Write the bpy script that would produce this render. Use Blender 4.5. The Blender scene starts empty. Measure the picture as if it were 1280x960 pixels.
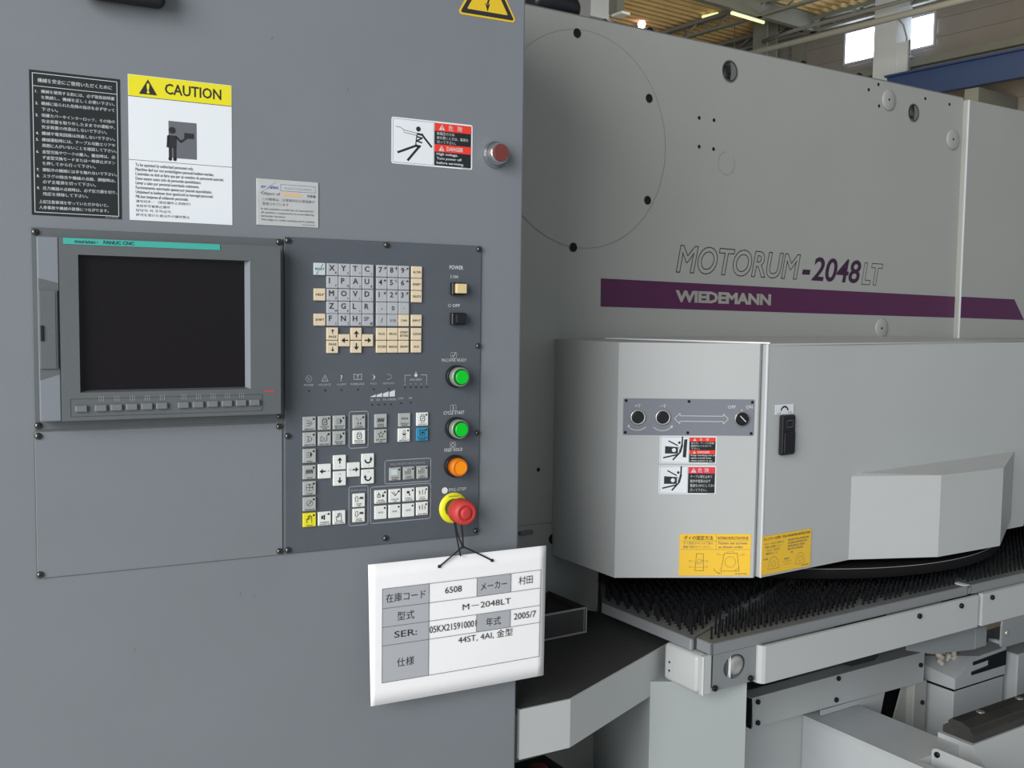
import bpy, bmesh, math, random
from mathutils import Vector, Matrix
random.seed(7)
SC = bpy.context.scene
COL = SC.collection

# ------------------------------------------------------------------ camera
cam_d = bpy.data.cameras.new('camera'); cam_d.sensor_width = 36.0; cam_d.lens = 36.0 * 1250.0 / 1280.0
cam_d.clip_start = 0.02; cam_d.clip_end = 200
cam = bpy.data.objects.new('camera', cam_d); COL.objects.link(cam); SC.camera = cam
PITCH, ROLL = math.radians(4.03), math.radians(0.764)
cam.matrix_world = (Matrix.Translation((0, 0, 1.5)) @ Matrix.Rotation(math.radians(90) - PITCH, 4, 'X')
                    @ Matrix.Rotation(ROLL, 4, 'Z'))
# ------------------------------------------------------------------ sky, added lamps, exposure
w = bpy.data.worlds.new('world'); SC.world = w; w.use_nodes = True
bg = w.node_tree.nodes['Background']; bg.inputs[0].default_value = (0.80, 0.90, 1.0, 1); bg.inputs[1].default_value = 0.36
def area(name, loc, aim, sx, sy, watts, col):
    l = bpy.data.lights.new(name, 'AREA'); l.shape = 'RECTANGLE'; l.size = sx; l.size_y = sy; l.energy = watts; l.color = col
    o = bpy.data.objects.new(name, l); COL.objects.link(o); o.location = loc
    o.rotation_euler = (Vector(aim) - Vector(loc)).to_track_quat('-Z', 'Y').to_euler(); return o
area('left_key_lamp', (-2.8, -4.0, 2.1), (0.5, 2.0, 1.15), 4.0, 3.0, 300, (1.0, 0.99, 0.97))  # unseen area lamp added as key light from behind left
area('upper_fill_lamp', (-3.6, -5.4, 5.0), (0.3, 2.0, 1.5), 4.0, 2.0, 290, (1.0, 0.99, 0.97))  # second, higher lamp added to lift the upper press
area('roof_fill_lamp', (3.6, 10.5, 4.5), (3.5, 19.5, 7.0), 5.0, 3.0, 330, (1.0, 0.90, 0.70))  # lamp added in mid-air to brighten the roof and far wall
vs = SC.view_settings
vs.view_transform = 'Standard'; vs.look = 'None'; vs.exposure = 0.0; vs.gamma = 1.0; vs.use_curve_mapping = False

# ------------------------------------------------------------------ materials
def lin(c):
    c = c / 255.0
    return c / 12.92 if c <= 0.04045 else ((c + 0.055) / 1.055) ** 2.4
MATS = {}
def mat(name, rgb, rough=0.5, metal=0.0, var=0.0, scale=30.0, bump=0.0, emit=0.0, spec=0.5, bscale=None, alpha=1.0, trans=0.0):
    m = bpy.data.materials.new(name); m.use_nodes = True; nt = m.node_tree; b = nt.nodes['Principled BSDF']
    c = (lin(rgb[0]), lin(rgb[1]), lin(rgb[2]), 1)
    b.inputs['Base Color'].default_value = c; b.inputs['Roughness'].default_value = rough
    b.inputs['Metallic'].default_value = metal; b.inputs['Specular IOR Level'].default_value = spec
    b.inputs['Transmission Weight'].default_value = trans
    tc = nt.nodes.new('ShaderNodeTexCoord')
    if var > 0:
        n = nt.nodes.new('ShaderNodeTexNoise'); n.inputs['Scale'].default_value = scale; n.inputs['Detail'].default_value = 5
        nt.links.new(tc.outputs['Object'], n.inputs['Vector'])
        mp = nt.nodes.new('ShaderNodeMapRange'); mp.inputs[1].default_value = 0.3; mp.inputs[2].default_value = 0.7
        mp.inputs[3].default_value = 1 - var; mp.inputs[4].default_value = 1 + var
        nt.links.new(n.outputs['Fac'], mp.inputs[0])
        mx = nt.nodes.new('ShaderNodeVectorMath'); mx.operation = 'SCALE'; mx.inputs[0].default_value = c[:3]
        nt.links.new(mp.outputs[0], mx.inputs['Scale']); nt.links.new(mx.outputs[0], b.inputs['Base Color'])
    if bump > 0:
        n2 = nt.nodes.new('ShaderNodeTexNoise'); n2.inputs['Scale'].default_value = bscale or scale * 8
        nt.links.new(tc.outputs['Object'], n2.inputs['Vector'])
        bp = nt.nodes.new('ShaderNodeBump'); bp.inputs['Strength'].default_value = bump; bp.inputs['Distance'].default_value = 0.001
        nt.links.new(n2.outputs['Fac'], bp.inputs['Height']); nt.links.new(bp.outputs[0], b.inputs['Normal'])
    if emit > 0:
        b.inputs['Emission Color'].default_value = c; b.inputs['Emission Strength'].default_value = emit
    MATS[name] = m; return m
mat('cabinet_paint', (121, 127, 133), 0.42, var=.025, scale=6, bump=.12, bscale=420)
mat('panel_grey', (84, 90, 98), 0.5, var=.03, scale=30, bump=.1, bscale=600)
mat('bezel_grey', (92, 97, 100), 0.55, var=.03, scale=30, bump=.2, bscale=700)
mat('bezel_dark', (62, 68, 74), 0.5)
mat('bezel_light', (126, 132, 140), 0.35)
mat('screen_black', (24, 20, 23), 0.22, spec=.35)
mat('teal_strip', (66, 172, 160), 0.4)
mat('soft_key_grey', (112, 116, 118), 0.5)
mat('key_grey', (176, 180, 186), 0.45)
mat('key_tan', (222, 206, 178), 0.45)
mat('key_silver', (170, 175, 174), 0.5)
mat('key_white', (226, 230, 228), 0.45)
mat('key_yellow', (232, 222, 48), 0.45)
mat('key_blue', (52, 140, 178), 0.45)
mat('key_pale', (196, 212, 214), 0.4)
mat('ink', (38, 40, 44), 0.6)
mat('ink_soft', (96, 98, 102), 0.6)
mat('print_white', (208, 212, 216), 0.6)
mat('print_grey', (168, 174, 180), 0.6)
mat('label_black', (30, 36, 38), 0.45)
mat('label_white', (228, 234, 240), 0.4)
mat('label_yellow', (232, 222, 40), 0.4)
mat('label_amber', (246, 200, 62), 0.45)
mat('label_red', (232, 62, 44), 0.45)
mat('label_pinkred', (220, 62, 78), 0.45)
mat('pict_grey', (104, 106, 114), 0.5)
mat('label_silver', (196, 198, 200), 0.35, metal=.15, var=.06, scale=40)
mat('print_blue', (62, 104, 160), 0.5)
mat('print_orange', (240, 190, 110), 0.5)
mat('tri_yellow', (226, 190, 44), 0.4)
mat('card_white', (248, 249, 252), 0.45, var=.01, scale=8)
mat('card_grey', (176, 180, 186), 0.3)
mat('cord_black', (22, 23, 28), 0.8)
mat('screw_black', (30, 30, 34), 0.35, metal=.5)
mat('screw_steel', (96, 96, 96), 0.3, metal=.9)
mat('chrome', (210, 214, 214), 0.12, metal=1.0)
mat('silver_ring', (150, 164, 150), 0.35, metal=.35)
mat('lens_green', (0, 190, 40), 0.25, emit=.12)
mat('green_dark', (10, 92, 36), 0.3)
mat('lens_orange', (250, 150, 10), 0.3)
mat('orange_dark', (216, 118, 12), 0.35)
mat('stop_red', (192, 60, 58), 0.5)
mat('stop_red_mark', (186, 40, 42), 0.35)
mat('ring_yellow', (232, 226, 40), 0.4)
mat('lens_maroon', (112, 52, 50), 0.65, var=.12, scale=500)
mat('button_ivory', (222, 200, 150), 0.4)
mat('plastic_black', (26, 28, 34), 0.4)
mat('machine_paint', (165, 167, 163), 0.45, var=.018, scale=5, bump=.10, bscale=300)
mat('cover_paint', (184, 188, 189), 0.42, var=.015, scale=6, bump=.08, bscale=300)
mat('edge_grey', (110, 114, 112), 0.5)
mat('seam_grey', (134, 136, 132), 0.5)
mat('pedestal_paint', (158, 165, 166), 0.45, var=.015, scale=6)
mat('disc_shade_black', (22, 22, 24), 0.85, spec=.15)  # turret disc colour, taken near-black for the shade under the cover
mat('stripe_purple', (82, 26, 72), 0.4)
mat('logo_purple', (58, 22, 58), 0.5)
mat('cream_letter', (206, 208, 200), 0.5)
mat('switch_grey', (124, 128, 138), 0.45)
mat('hole_black', (14, 14, 16), 0.9)
mat('knob_black', (26, 27, 34), 0.3)
mat('table_steel', (128, 132, 134), 0.45, metal=.35, var=.05, scale=20)
mat('table_edge', (150, 154, 158), 0.4, metal=.3)
mat('brush_black', (19, 20, 23), 0.9, spec=.2)
mat('rubber_mat', (48, 50, 52), 0.85, var=.10, scale=60, bump=.3, bscale=400)
mat('tray_plastic', (76, 74, 74), 0.3, var=.04, scale=50)
mat('tray_rim', (164, 164, 162), 0.35)
mat('bracket_grey', (132, 137, 140), 0.5, var=.03, scale=12)
mat('steel_dark', (84, 84, 82), 0.35, metal=.6, var=.15, scale=25)
mat('steel_bright', (200, 200, 198), 0.32, metal=.7)
mat('black_and_shade', (30, 31, 34), 0.8)  # the cable box's own black, and shade painted in cavities
mat('red_plastic', (120, 40, 38), 0.5)
mat('dusty_cover', (186, 191, 194), 0.5, var=.05, scale=9, bump=.1, bscale=200)
mat('tray_grey', (150, 154, 156), 0.5, var=.05, scale=9)
mat('hall_wall', (116, 114, 114), 0.8, var=.05, scale=2)
mat('hall_roof', (196, 172, 124), 0.8, var=.10, scale=2)
mat('hall_steel', (112, 116, 112), 0.6, var=.04, scale=3)
mat('column_paint', (176, 186, 198), 0.5, var=.02, scale=3)
mat('crane_blue', (38, 58, 98), 0.5, var=.05, scale=3)
mat('pipe_grey', (116, 120, 120), 0.4)
mat('window_sky', (236, 244, 255), 0.5, emit=9.0)
mat('frame_grey', (150, 156, 164), 0.5)
mat('tube_glow', (236, 240, 176), 0.5, emit=1.0)
mat('lamp_red', (255, 210, 210), 0.5, emit=3.0)
mat('leaf_dark', (96, 110, 110), 0.8)
mat('floor_concrete', (165, 164, 160), 0.7, var=.08, scale=2, bump=.1, bscale=60)
mat('connector_white', (196, 192, 178), 0.5)
mat('cable_green', (30, 96, 76), 0.5)
mat('bracket_dark', (88, 96, 94), 0.4, metal=.3)

# ------------------------------------------------------------------ mesh builder
_tc = {}
def glyphs(s, bold=0.0, shear=0.0, outline=0.0, spacing=1.0, res=2, fat=0.0):
    k = (s, bold, shear, outline, spacing, res, fat)
    if k not in _tc:
        cu = bpy.data.curves.new('glyphs', 'FONT'); cu.body = s; cu.resolution_u = res; cu.size = 1; cu.offset = fat if outline > 0 else (0 if 'M' in s else bold)
        cu.shear = shear; cu.space_character = spacing
        if outline > 0: cu.fill_mode = 'NONE'; cu.bevel_depth = outline; cu.bevel_resolution = 0
        ob = bpy.data.objects.new('glyphs', cu); me = ob.to_mesh()
        vsx = [v.co.copy() for v in me.vertices]; fs = [tuple(p.vertices) for p in me.polygons]
        ob.to_mesh_clear(); bpy.data.objects.remove(ob); bpy.data.curves.remove(cu)
        if 'M' in s and bold > 0:      # this font's M tangles when offset: thicken it with a flat outline instead
            v2, f2 = glyphs(s, 0.0, shear, bold, spacing, res); o2 = len(vsx)
            vsx = vsx + v2; fs = fs + [tuple(o2 + i for i in f) for f in f2]
        _tc[k] = (vsx, fs)
    return _tc[k]

class MB:
    """collects shapes in a frame whose x runs along the face, y into the depth, z up"""
    def __init__(self): self.v = []; self.f = []; self.m = []; self.s = []
    def add(self, vs_, fs, mt, smooth=False, mx=None):
        o = len(self.v)
        for p in vs_:
            p = Vector(p); self.v.append(mx @ p if mx else p)
        for f in fs: self.f.append(tuple(o + i for i in f)); self.m.append(mt); self.s.append(smooth)
        return self
    def box(self, x0, x1, y0, y1, z0, z1, mt, bev=0.0, seg=1, mx=None, smooth=False):
        if bev <= 0:
            vv = [(x0,y0,z0),(x1,y0,z0),(x1,y1,z0),(x0,y1,z0),(x0,y0,z1),(x1,y0,z1),(x1,y1,z1),(x0,y1,z1)]
            return self.add(vv, [(0,3,2,1),(4,5,6,7),(0,1,5,4),(1,2,6,5),(2,3,7,6),(3,0,4,7)], mt, False, mx)
        b = bmesh.new(); bmesh.ops.create_cube(b, size=1)
        for v in b.verts: v.co = Vector(((x0+x1)/2 + v.co.x*(x1-x0), (y0+y1)/2 + v.co.y*(y1-y0), (z0+z1)/2 + v.co.z*(z1-z0)))
        bmesh.ops.bevel(b, geom=b.edges[:], offset=bev, segments=seg, affect='EDGES', profile=.5)
        b.verts.index_update()
        self.add([v.co.copy() for v in b.verts], [[v.index for v in f.verts] for f in b.faces], mt, smooth, mx); b.free(); return self
    def prism(self, pts, z0, z1, mt, mx=None, smooth=False):
        """plan polygon (x, y), extruded z0..z1"""
        ar = sum(pts[i][0]*pts[(i+1)%len(pts)][1] - pts[(i+1)%len(pts)][0]*pts[i][1] for i in range(len(pts)))
        if ar < 0: pts = pts[::-1]
        n = len(pts)
        vv = [(x, y, z0) for x, y in pts] + [(x, y, z1) for x, y in pts]
        fs = [tuple(range(n-1, -1, -1)), tuple(range(n, 2*n))] + [(i, (i+1) % n, n+(i+1) % n, n+i) for i in range(n)]
        return self.add(vv, fs, mt, smooth, mx)
    def plate(self, pts, y0, y1, mt, mx=None):
        """front outline (x, z), extruded y0..y1 (y0 nearer the viewer)"""
        ar = sum(pts[i][0]*pts[(i+1)%len(pts)][1] - pts[(i+1)%len(pts)][0]*pts[i][1] for i in range(len(pts)))
        if ar < 0: pts = pts[::-1]
        n = len(pts)
        vv = [(x, y0, z) for x, z in pts] + [(x, y1, z) for x, z in pts]
        fs = [tuple(range(n)), tuple(range(2*n-1, n-1, -1))] + [(i, n+i, n+(i+1) % n, (i+1) % n) for i in range(n)]
        return self.add(vv, fs, mt, False, mx)
    def flat(self, pts, y, mt, mx=None):
        ar = sum(pts[i][0]*pts[(i+1)%len(pts)][1] - pts[(i+1)%len(pts)][0]*pts[i][1] for i in range(len(pts)))
        if ar < 0: pts = pts[::-1]
        return self.add([(x, y, z) for x, z in pts], [tuple(range(len(pts)))], mt, False, mx)
    def rect(self, x0, x1, z0, z1, y, mt, mx=None): return self.flat([(x0,z0),(x1,z0),(x1,z1),(x0,z1)], y, mt, mx)
    def line(self, a, b, wd, y, mt, mx=None):
        a = Vector(a); b = Vector(b); d = (b-a)
        if d.length < 1e-9: return self
        d.normalize(); n = Vector((-d.y, d.x))*wd/2; a = a - d*wd*.3; b = b + d*wd*.3
        return self.flat([tuple(a-n), tuple(b-n), tuple(b+n), tuple(a+n)], y, mt, mx)
    def poly(self, pts, wd, y, mt, close=False, mx=None):
        for i in range(len(pts) - (0 if close else 1)): self.line(pts[i], pts[(i+1) % len(pts)], wd, y, mt, mx)
        return self
    def arc(self, c, r, a0, a1, wd, y, mt, n=12, mx=None):
        return self.poly([(c[0]+r*math.cos(math.radians(a0+(a1-a0)*i/n)), c[1]+r*math.sin(math.radians(a0+(a1-a0)*i/n))) for i in range(n+1)], wd, y, mt, mx=mx)
    def disc(self, c, r, y, mt, n=16, mx=None):
        return self.flat([(c[0]+r*math.cos(2*math.pi*i/n), c[1]+r*math.sin(2*math.pi*i/n)) for i in range(n)], y, mt, mx)
    def ringbox(self, x0, x1, z0, z1, r, wd, y, mt, n=4):
        pts = []
        for cx, cz, a in ((x1-r,z1-r,0),(x0+r,z1-r,90),(x0+r,z0+r,180),(x1-r,z0+r,270)):
            for i in range(n+1):
                t = math.radians(a+90*i/n); pts.append((cx+r*math.cos(t), cz+r*math.sin(t)))
        return self.poly(pts, wd, y, mt, True)
    def rrect(self, x0, x1, z0, z1, r, n=4):
        pts = []
        for cx, cz, a in ((x1-r,z1-r,0),(x0+r,z1-r,90),(x0+r,z0+r,180),(x1-r,z0+r,270)):
            for i in range(n+1):
                t = math.radians(a+90*i/n); pts.append((cx+r*math.cos(t), cz+r*math.sin(t)))
        return pts
    def lathe(self, prof, c, axis, mt, n=24, smooth=True, mts=None):
        """prof: (radius, distance along axis); axis a unit Vector; c start point"""
        axis = Vector(axis).normalized(); a = axis.orthogonal().normalized(); b = axis.cross(a); c = Vector(c)
        vv = []; fs = []
        for r, h in prof:
            for i in range(n):
                t = 2*math.pi*i/n; vv.append(c + axis*h + (a*math.cos(t)+b*math.sin(t))*r)
        o = len(self.v); self.v += vv
        for j in range(len(prof)-1):
            mm = mts[j] if mts else mt
            for i in range(n):
                self.f.append((o+j*n+i, o+j*n+(i+1) % n, o+(j+1)*n+(i+1) % n, o+(j+1)*n+i)); self.m.append(mm); self.s.append(smooth)
        self.f.append(tuple(o+(len(prof)-1)*n+i for i in range(n))); self.m.append(mts[-1] if mts else mt); self.s.append(False)
        self.f.append(tuple(o+n-1-i for i in range(n))); self.m.append(mts[0] if mts else mt); self.s.append(False)
        return self
    def cyl(self, a, b, r, mt, n=12, smooth=True):
        a = Vector(a); b = Vector(b); return self.lathe([(r, 0), (r, (b-a).length)], a, (b-a), mt, n, smooth)
    def tube(self, pts, r, mt, n=8):
        pts = [Vector(p) for p in pts]; o = len(self.v); k = len(pts); up = Vector((0.12, .3, 1)).normalized()
        for i, p in enumerate(pts):
            d = (pts[min(i+1, k-1)] - pts[max(i-1, 0)]).normalized(); a = d.cross(up)
            if a.length < .05: a = d.cross(Vector((1, 0, 0)))
            a.normalize(); b = d.cross(a)
            for j in range(n):
                t = 2*math.pi*j/n; self.v.append(p + (a*math.cos(t)+b*math.sin(t))*r)
        for i in range(k-1):
            for j in range(n):
                self.f.append((o+i*n+j, o+i*n+(j+1) % n, o+(i+1)*n+(j+1) % n, o+(i+1)*n+j)); self.m.append(mt); self.s.append(True)
        self.f.append(tuple(o+j for j in range(n-1, -1, -1))); self.m.append(mt); self.s.append(False)
        self.f.append(tuple(o+(k-1)*n+j for j in range(n))); self.m.append(mt); self.s.append(False)
        return self
    def text(self, s, x, z, h, y, mt, w=None, al='l', bold=0.0, shear=0.0, outline=0.0, rot=0.0, spacing=1.0, res=2, slope=0.0, hs=0.70, fat=0.0):
        """s with capitals h high, baseline z; w squeezes to a width; al l/c/r"""
        twin = 0.0
        if any(ord(ch) > 0x2E80 for ch in s): twin = .032 if bold > 0.005 else 0.0; bold = 0.0      # dense characters clog when offset: print them twice, a hair apart
        vv, fs = glyphs(s, bold, shear, outline, spacing, res, fat)
        if twin: n_ = len(vv); fs = fs + [tuple(n_ + i for i in f) for f in fs]; vv = vv + [Vector((v.x + twin, v.y + twin*.6, v.z)) for v in vv]
        if not vv: return self
        x0 = min(v.x for v in vv); x1 = max(v.x for v in vv); k = h/hs
        kx = (w/(x1-x0)) if w else k; W = (x1-x0)*kx
        ox = x - {'l': 0, 'c': W/2, 'r': W}[al]
        c, sn = math.cos(rot), math.sin(rot); pts = []
        for v in vv:
            a = (v.x-x0)*kx; b = v.y*k
            pts.append((ox + a*c - b*sn, y - abs(v.z)*k*0.05, z + a*sn + b*c + a*slope))
        return self.add(pts, fs, mt)
    def mesh(self, name):
        me = bpy.data.meshes.new(name); me.from_pydata([tuple(v) for v in self.v], [], self.f)
        names = []
        for m in self.m:
            if m not in names: names.append(m)
        for m in names: me.materials.append(MATS[m])
        idx = {m: i for i, m in enumerate(names)}
        me.polygons.foreach_set('material_index', [idx[m] for m in self.m])
        me.polygons.foreach_set('use_smooth', self.s); me.update(); return me

# ------------------------------------------------------------------ frames, things, parts
class Frame:
    def __init__(self, org, rz): self.o = Vector(org); self.rz = rz; self.mx = Matrix.Translation(self.o) @ Matrix.Rotation(rz, 4, 'Z')
CAB = Frame((-0.5353, 1.2320, 0), math.radians(90-62.5))     # control cabinet front
MAC = Frame((0.181, 1.973, 0), math.radians(90-57.2))        # punch press, x along its front, y into it
HALL = Frame((6.9, 17.0, 0), math.radians(-54))              # long hall wall beyond the machine
BASE = {}
def props(o, label, cat, group=None, kind=None):
    if label: o['label'] = label
    if cat: o['category'] = cat
    if group: o['group'] = group
    if kind: o['kind'] = kind
def thing(name, label, cat, fr, base, group=None, kind=None):
    o = bpy.data.objects.new(name, None); COL.objects.link(o); o.empty_display_size = .05
    o.location = fr.mx @ Vector(base); o.rotation_euler = (0, 0, fr.rz); BASE[o.name] = Vector(base); props(o, label, cat, group, kind); return o
def part(name, mb, parent, label=None, at=None, kind=None):
    """mesh given in the frame's coordinates; at = its own origin (mesh then given around it)"""
    pb = BASE[parent.name]; at_v = Vector(at) if at is not None else None
    me = mb if isinstance(mb, bpy.types.Mesh) else None
    if me is None:
        if at_v is None:
            at_v = pb.copy(); mb.v = [v - pb for v in mb.v]
        me = mb.mesh(name)
    o = bpy.data.objects.new(name, me); COL.objects.link(o); o.parent = parent; o.location = at_v - pb; BASE[o.name] = at_v
    if label: o['label'] = label
    if kind: o['kind'] = kind
    return o
def solo(name, mb, fr, base, label=None, cat=None, group=None, kind=None):
    b = Vector(base); mb.v = [v - b for v in mb.v]; o = bpy.data.objects.new(name, mb.mesh(name)); COL.objects.link(o)
    o.location = fr.mx @ b; o.rotation_euler = (0, 0, fr.rz); BASE[o.name] = b; props(o, label, cat, group, kind); return o
def shared(o_src, name, parent, at):
    o = bpy.data.objects.new(name, o_src if isinstance(o_src, bpy.types.Mesh) else o_src.data); COL.objects.link(o); o.parent = parent
    o.location = Vector(at) - BASE[parent.name]; BASE[o.name] = Vector(at); return o
OUT = Vector((0, -1, 0))
screw_mb = MB(); screw_mb.lathe([(.0042, 0), (.0042, .0012), (.0034, .0028), (.0014, .0034)], (0, 0, 0), OUT, 'screw_steel', 12, mts=['screw_black', 'screw_steel', 'screw_steel', 'hole_black'])
SCREW = screw_mb.mesh('screw')
bolt_mb = MB(); bolt_mb.lathe([(.0055, 0), (.0055, .004), (.0045, .005), (.0026, .005), (.0026, .002)], (0, 0, 0), OUT, 'screw_black', 12)
BOLT = bolt_mb.mesh('bolt')

# ================================================================== SETTING
m = MB(); m.box(-25, 25, -8, 32, -0.05, 0, 'floor_concrete')
solo('floor', m, Frame((0, 0, 0), 0), (0, 12, -0.05), kind='structure')
fl = bpy.data.objects['floor']
# long wall with horizontal ribbed cladding
m = MB(); m.box(-16, 12, 0, .12, 0, 7.4, 'hall_wall')
for i in range(24):
    z = .15 + i*.3; m.box(-16, 12, -.02, 0, z, z+.05, 'hall_wall')
for x in (-1.95-.8, 2.1): m.box(x, x+.22, -.16, -.02, 0, 7.2, 'hall_steel')
m.box(-16, 12, -.14, -.02, 5.72, 5.84, 'hall_steel')
wall = solo('wall_side', m, HALL, (0, 0, 0), kind='structure')
m = MB(); m.box(-16.12, -16, -12, .1, 0, 7.4, 'hall_wall'); solo('wall_back', m, HALL, (-16, -6, 0), kind='structure')
# corrugated roof deck
m = MB(); n = 150; vv = []; fs = []
for i in range(n*4+1):
    k = i % 4; x = -16 + 28*i/(n*4); z = 7.0 if k in (0, 1) else 7.07
    vv += [(x, -24, z), (x, .1, z)]
for i in range(n*4): fs.append((2*i, 2*i+1, 2*i+3, 2*i+2))
m.add(vv, fs, 'hall_roof'); m.box(-16, 12, -24, .1, 7.10, 7.14, 'hall_roof')
solo('ceiling', m, HALL, (0, -8, 7.0), kind='structure')
# two windows high in the long wall
for i, (x0, x1, z0, z1) in enumerate(((-1.64, -1.05, 6.05, 6.57), (-.62, .06, 6.04, 6.54))):
    t = thing('window_%d' % (i+1), None, None, HALL, (x0, -.02, z0), kind='structure')
    g = MB(); g.rect(x0, x1, z0, z1, -.028, 'window_sky'); part('window_pane', g, t)
    g = MB()
    for a, b, c, d in ((x0-.04, x1+.04, z1, z1+.04), (x0-.04, x1+.04, z0-.04, z0), (x0-.04, x0, z0, z1), (x1, x1+.04, z0, z1)):
        g.box(a, b, -.06, -.021, c, d, 'frame_grey')
    part('window_frame', g, t)
# H column in front of the wall
def hcol(nm, lab, x0, x1, y0, y1, z1, mt):
    t = thing(nm, lab, 'column', HALL, (x0, y0, 0))
    g = MB(); g.box(x0, x1, y0, y0+.03, 0, z1, mt); g.box(x0, x1, y1-.03, y1, 0, z1, mt)
    part('flange', g, t)
    g = MB(); g.box((x0+x1)/2-.012, (x0+x1)/2+.012, y0+.031, y1-.031, 0, z1, mt); part('web', g, t)
    return t
t = thing('steel_column', 'pale steel column standing between the two bright windows', 'column', HALL, (-.3, -.7, 0))
g = MB(); g.box(-.60, -.18, -.72, -.66, 0, 6.95, 'column_paint'); part('flange', g, t)
g = MB(); g.box(-.24, -.18, -.66, -.30, 0, 6.95, 'column_paint'); part('web', g, t)
g = MB(); g.box(-.18, .03, -.70, -.66, 6.55, 6.95, 'column_paint'); g.box(-.18, .02, -.70, -.66, 4.2, 6.0, 'column_paint'); part('column_side', g, t)  # column side left open in the middle to imitate window glare
g = MB(); g.tube([(-.10, -.55, 5.0), (-.10, -.55, 6.1), (-.14, -.60, 6.3), (-.18, -.7, 6.4)], .014, 'pipe_grey'); g.tube([(-.04, -.55, 5.0), (-.04, -.55, 6.05)], .014, 'pipe_grey'); g.box(-.18, .02, -.58, -.50, 5.75, 5.79, 'frame_grey'); part('conduit', g, t)
hcol('steel_column', 'dark grey steel column left of the pale one, beneath the long round pipe', -3.05, -2.72, -.9, -.6, 6.95, 'hall_steel')
t = thing('crane_beam', 'blue crane runway beam along the hall wall', 'beam', HALL, (.3, -1.2, 4.98))
g = MB(); g.box(.0, 10, -1.2, -1.17, 4.98, 5.33, 'crane_blue'); part('web', g, t)
g = MB(); g.box(.0, 10, -1.28, -1.10, 5.33, 5.36, 'crane_blue'); g.box(.0, 10, -1.26, -1.12, 4.95, 4.98, 'crane_blue'); part('flange', g, t)
g = MB()
for x in (1.3, 6.0): g.box(x, x+.22, -1.16, -.05, 4.72, 4.94, 'hall_steel')
part('bracket', g, t)
g = MB(); g.tube([(-6, -2.5, 5.83), (-2, -2.5, 5.85), (1.5, -2.5, 5.83), (9, -2.5, 5.83)], .048, 'pipe_grey', 12)
solo('pipe', g, HALL, (0, -2.5, 5.83), 'long round grey pipe crossing in front of the pale column', 'pipe')
g = MB(); g.tube([(-2.6, -1.15, 6.45), (-1.9, -1.15, 6.5), (9, -1.15, 6.5)], .035, 'pipe_grey', 10)
solo('pipe', g, HALL, (0, -1.15, 6.5), 'thinner grey pipe under the roof above the long round one', 'pipe')
# trusses
for y, lab in ((-1.8, 'dark steel roof beam nearest, with the short lit tube on it'), (-.33, 'dark steel roof beam close to the hall wall')):
    t = thing('roof_beam', lab, 'beam', HALL, (-4, y, 6.75))
    g = MB(); g.box(-12, 9, y-.06, y+.06, 6.86, 6.92, 'hall_steel'); part('top_chord', g, t)
    g = MB(); g.box(-12, 9, y-.05, y+.05, 6.66, 6.70, 'hall_steel'); part('bottom_chord', g, t)
    g = MB()
    for i in range(26):
        x = -12+i*.8; g.cyl((x, y, 6.69), (x+.4, y, 6.88), .016, 'hall_steel', 6); g.cyl((x+.4, y, 6.88), (x+.8, y, 6.69), .016, 'hall_steel', 6)
    part('lattice', g, t)
t = thing('roof_beam', 'dark steel roof girder crossing above the long lit tube', 'beam', HALL, (-2.1, -3, 6.7))
g = MB(); g.box(-2.20, -2.08, -9, -.2, 6.66, 6.95, 'hall_steel'); part('web', g, t)
for a, b, lab in (((-3.45, -1.83, 6.955), (-3.13, -1.77, 6.955), 'short lit fluorescent tube under the roof beam'), ((-2.14, -2.50, 6.605), (-2.17, -1.65, 6.605), 'long lit fluorescent tube beneath the roof, right of the short one')):
    t = thing('fluorescent_lamp', lab, 'lamp', HALL, a)
    g = MB(); g.cyl(a, b, .028, 'tube_glow', 10); part('tube', g, t)
    d = Vector((.0, 0, .032)) if b[1]-a[1] > .5 else Vector((0, .045, .01)); g = MB(); g.cyl(Vector(a)+d, Vector(b)+d, .015, 'frame_grey', 6); part('batten', g, t)
g = MB(); g.lathe([(.01, 0), (.06, .02), (.08, .09), (.05, .15), (.01, .17)], (-4.44, -2.41, 6.86), (0, 0, 1), 'lamp_red', 14)
solo('warning_lamp', g, HALL, (-4.44, -2.41, 6.86), 'small glowing pinkish white lamp hanging from the roof', 'lamp')
t = thing('air_duct', 'grey square air duct hanging from the roof above the press', 'duct', HALL, (-3.1, -4.5, 6.4))
g = MB(); g.box(-3.45, -3.08, -4.80, -4.40, 6.36, 6.98, 'column_paint', .01); part('trunk', g, t)
g = MB(); g.box(-3.08, -2.88, -4.42, -4.26, 6.45, 6.98, 'hall_steel'); g.box(-3.05, -2.80, -4.38, -4.20, 6.41, 6.45, 'label_white'); part('outlet', g, t)
for i, (x, y) in enumerate(((-4.9, -2.0), (-4.6, -1.9), (-4.2, -1.5), (-3.5, -.9), (-3.15, -.7))):
    g = MB(); g.cyl((x, y, 5.4), (x, y, 6.99), .007, 'pipe_grey', 6)
    solo('hanging_cable', g, HALL, (x, y, 5.4), 'thin pale cable hanging straight down from the roof', 'cable', 'cables hanging from the roof')

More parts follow.
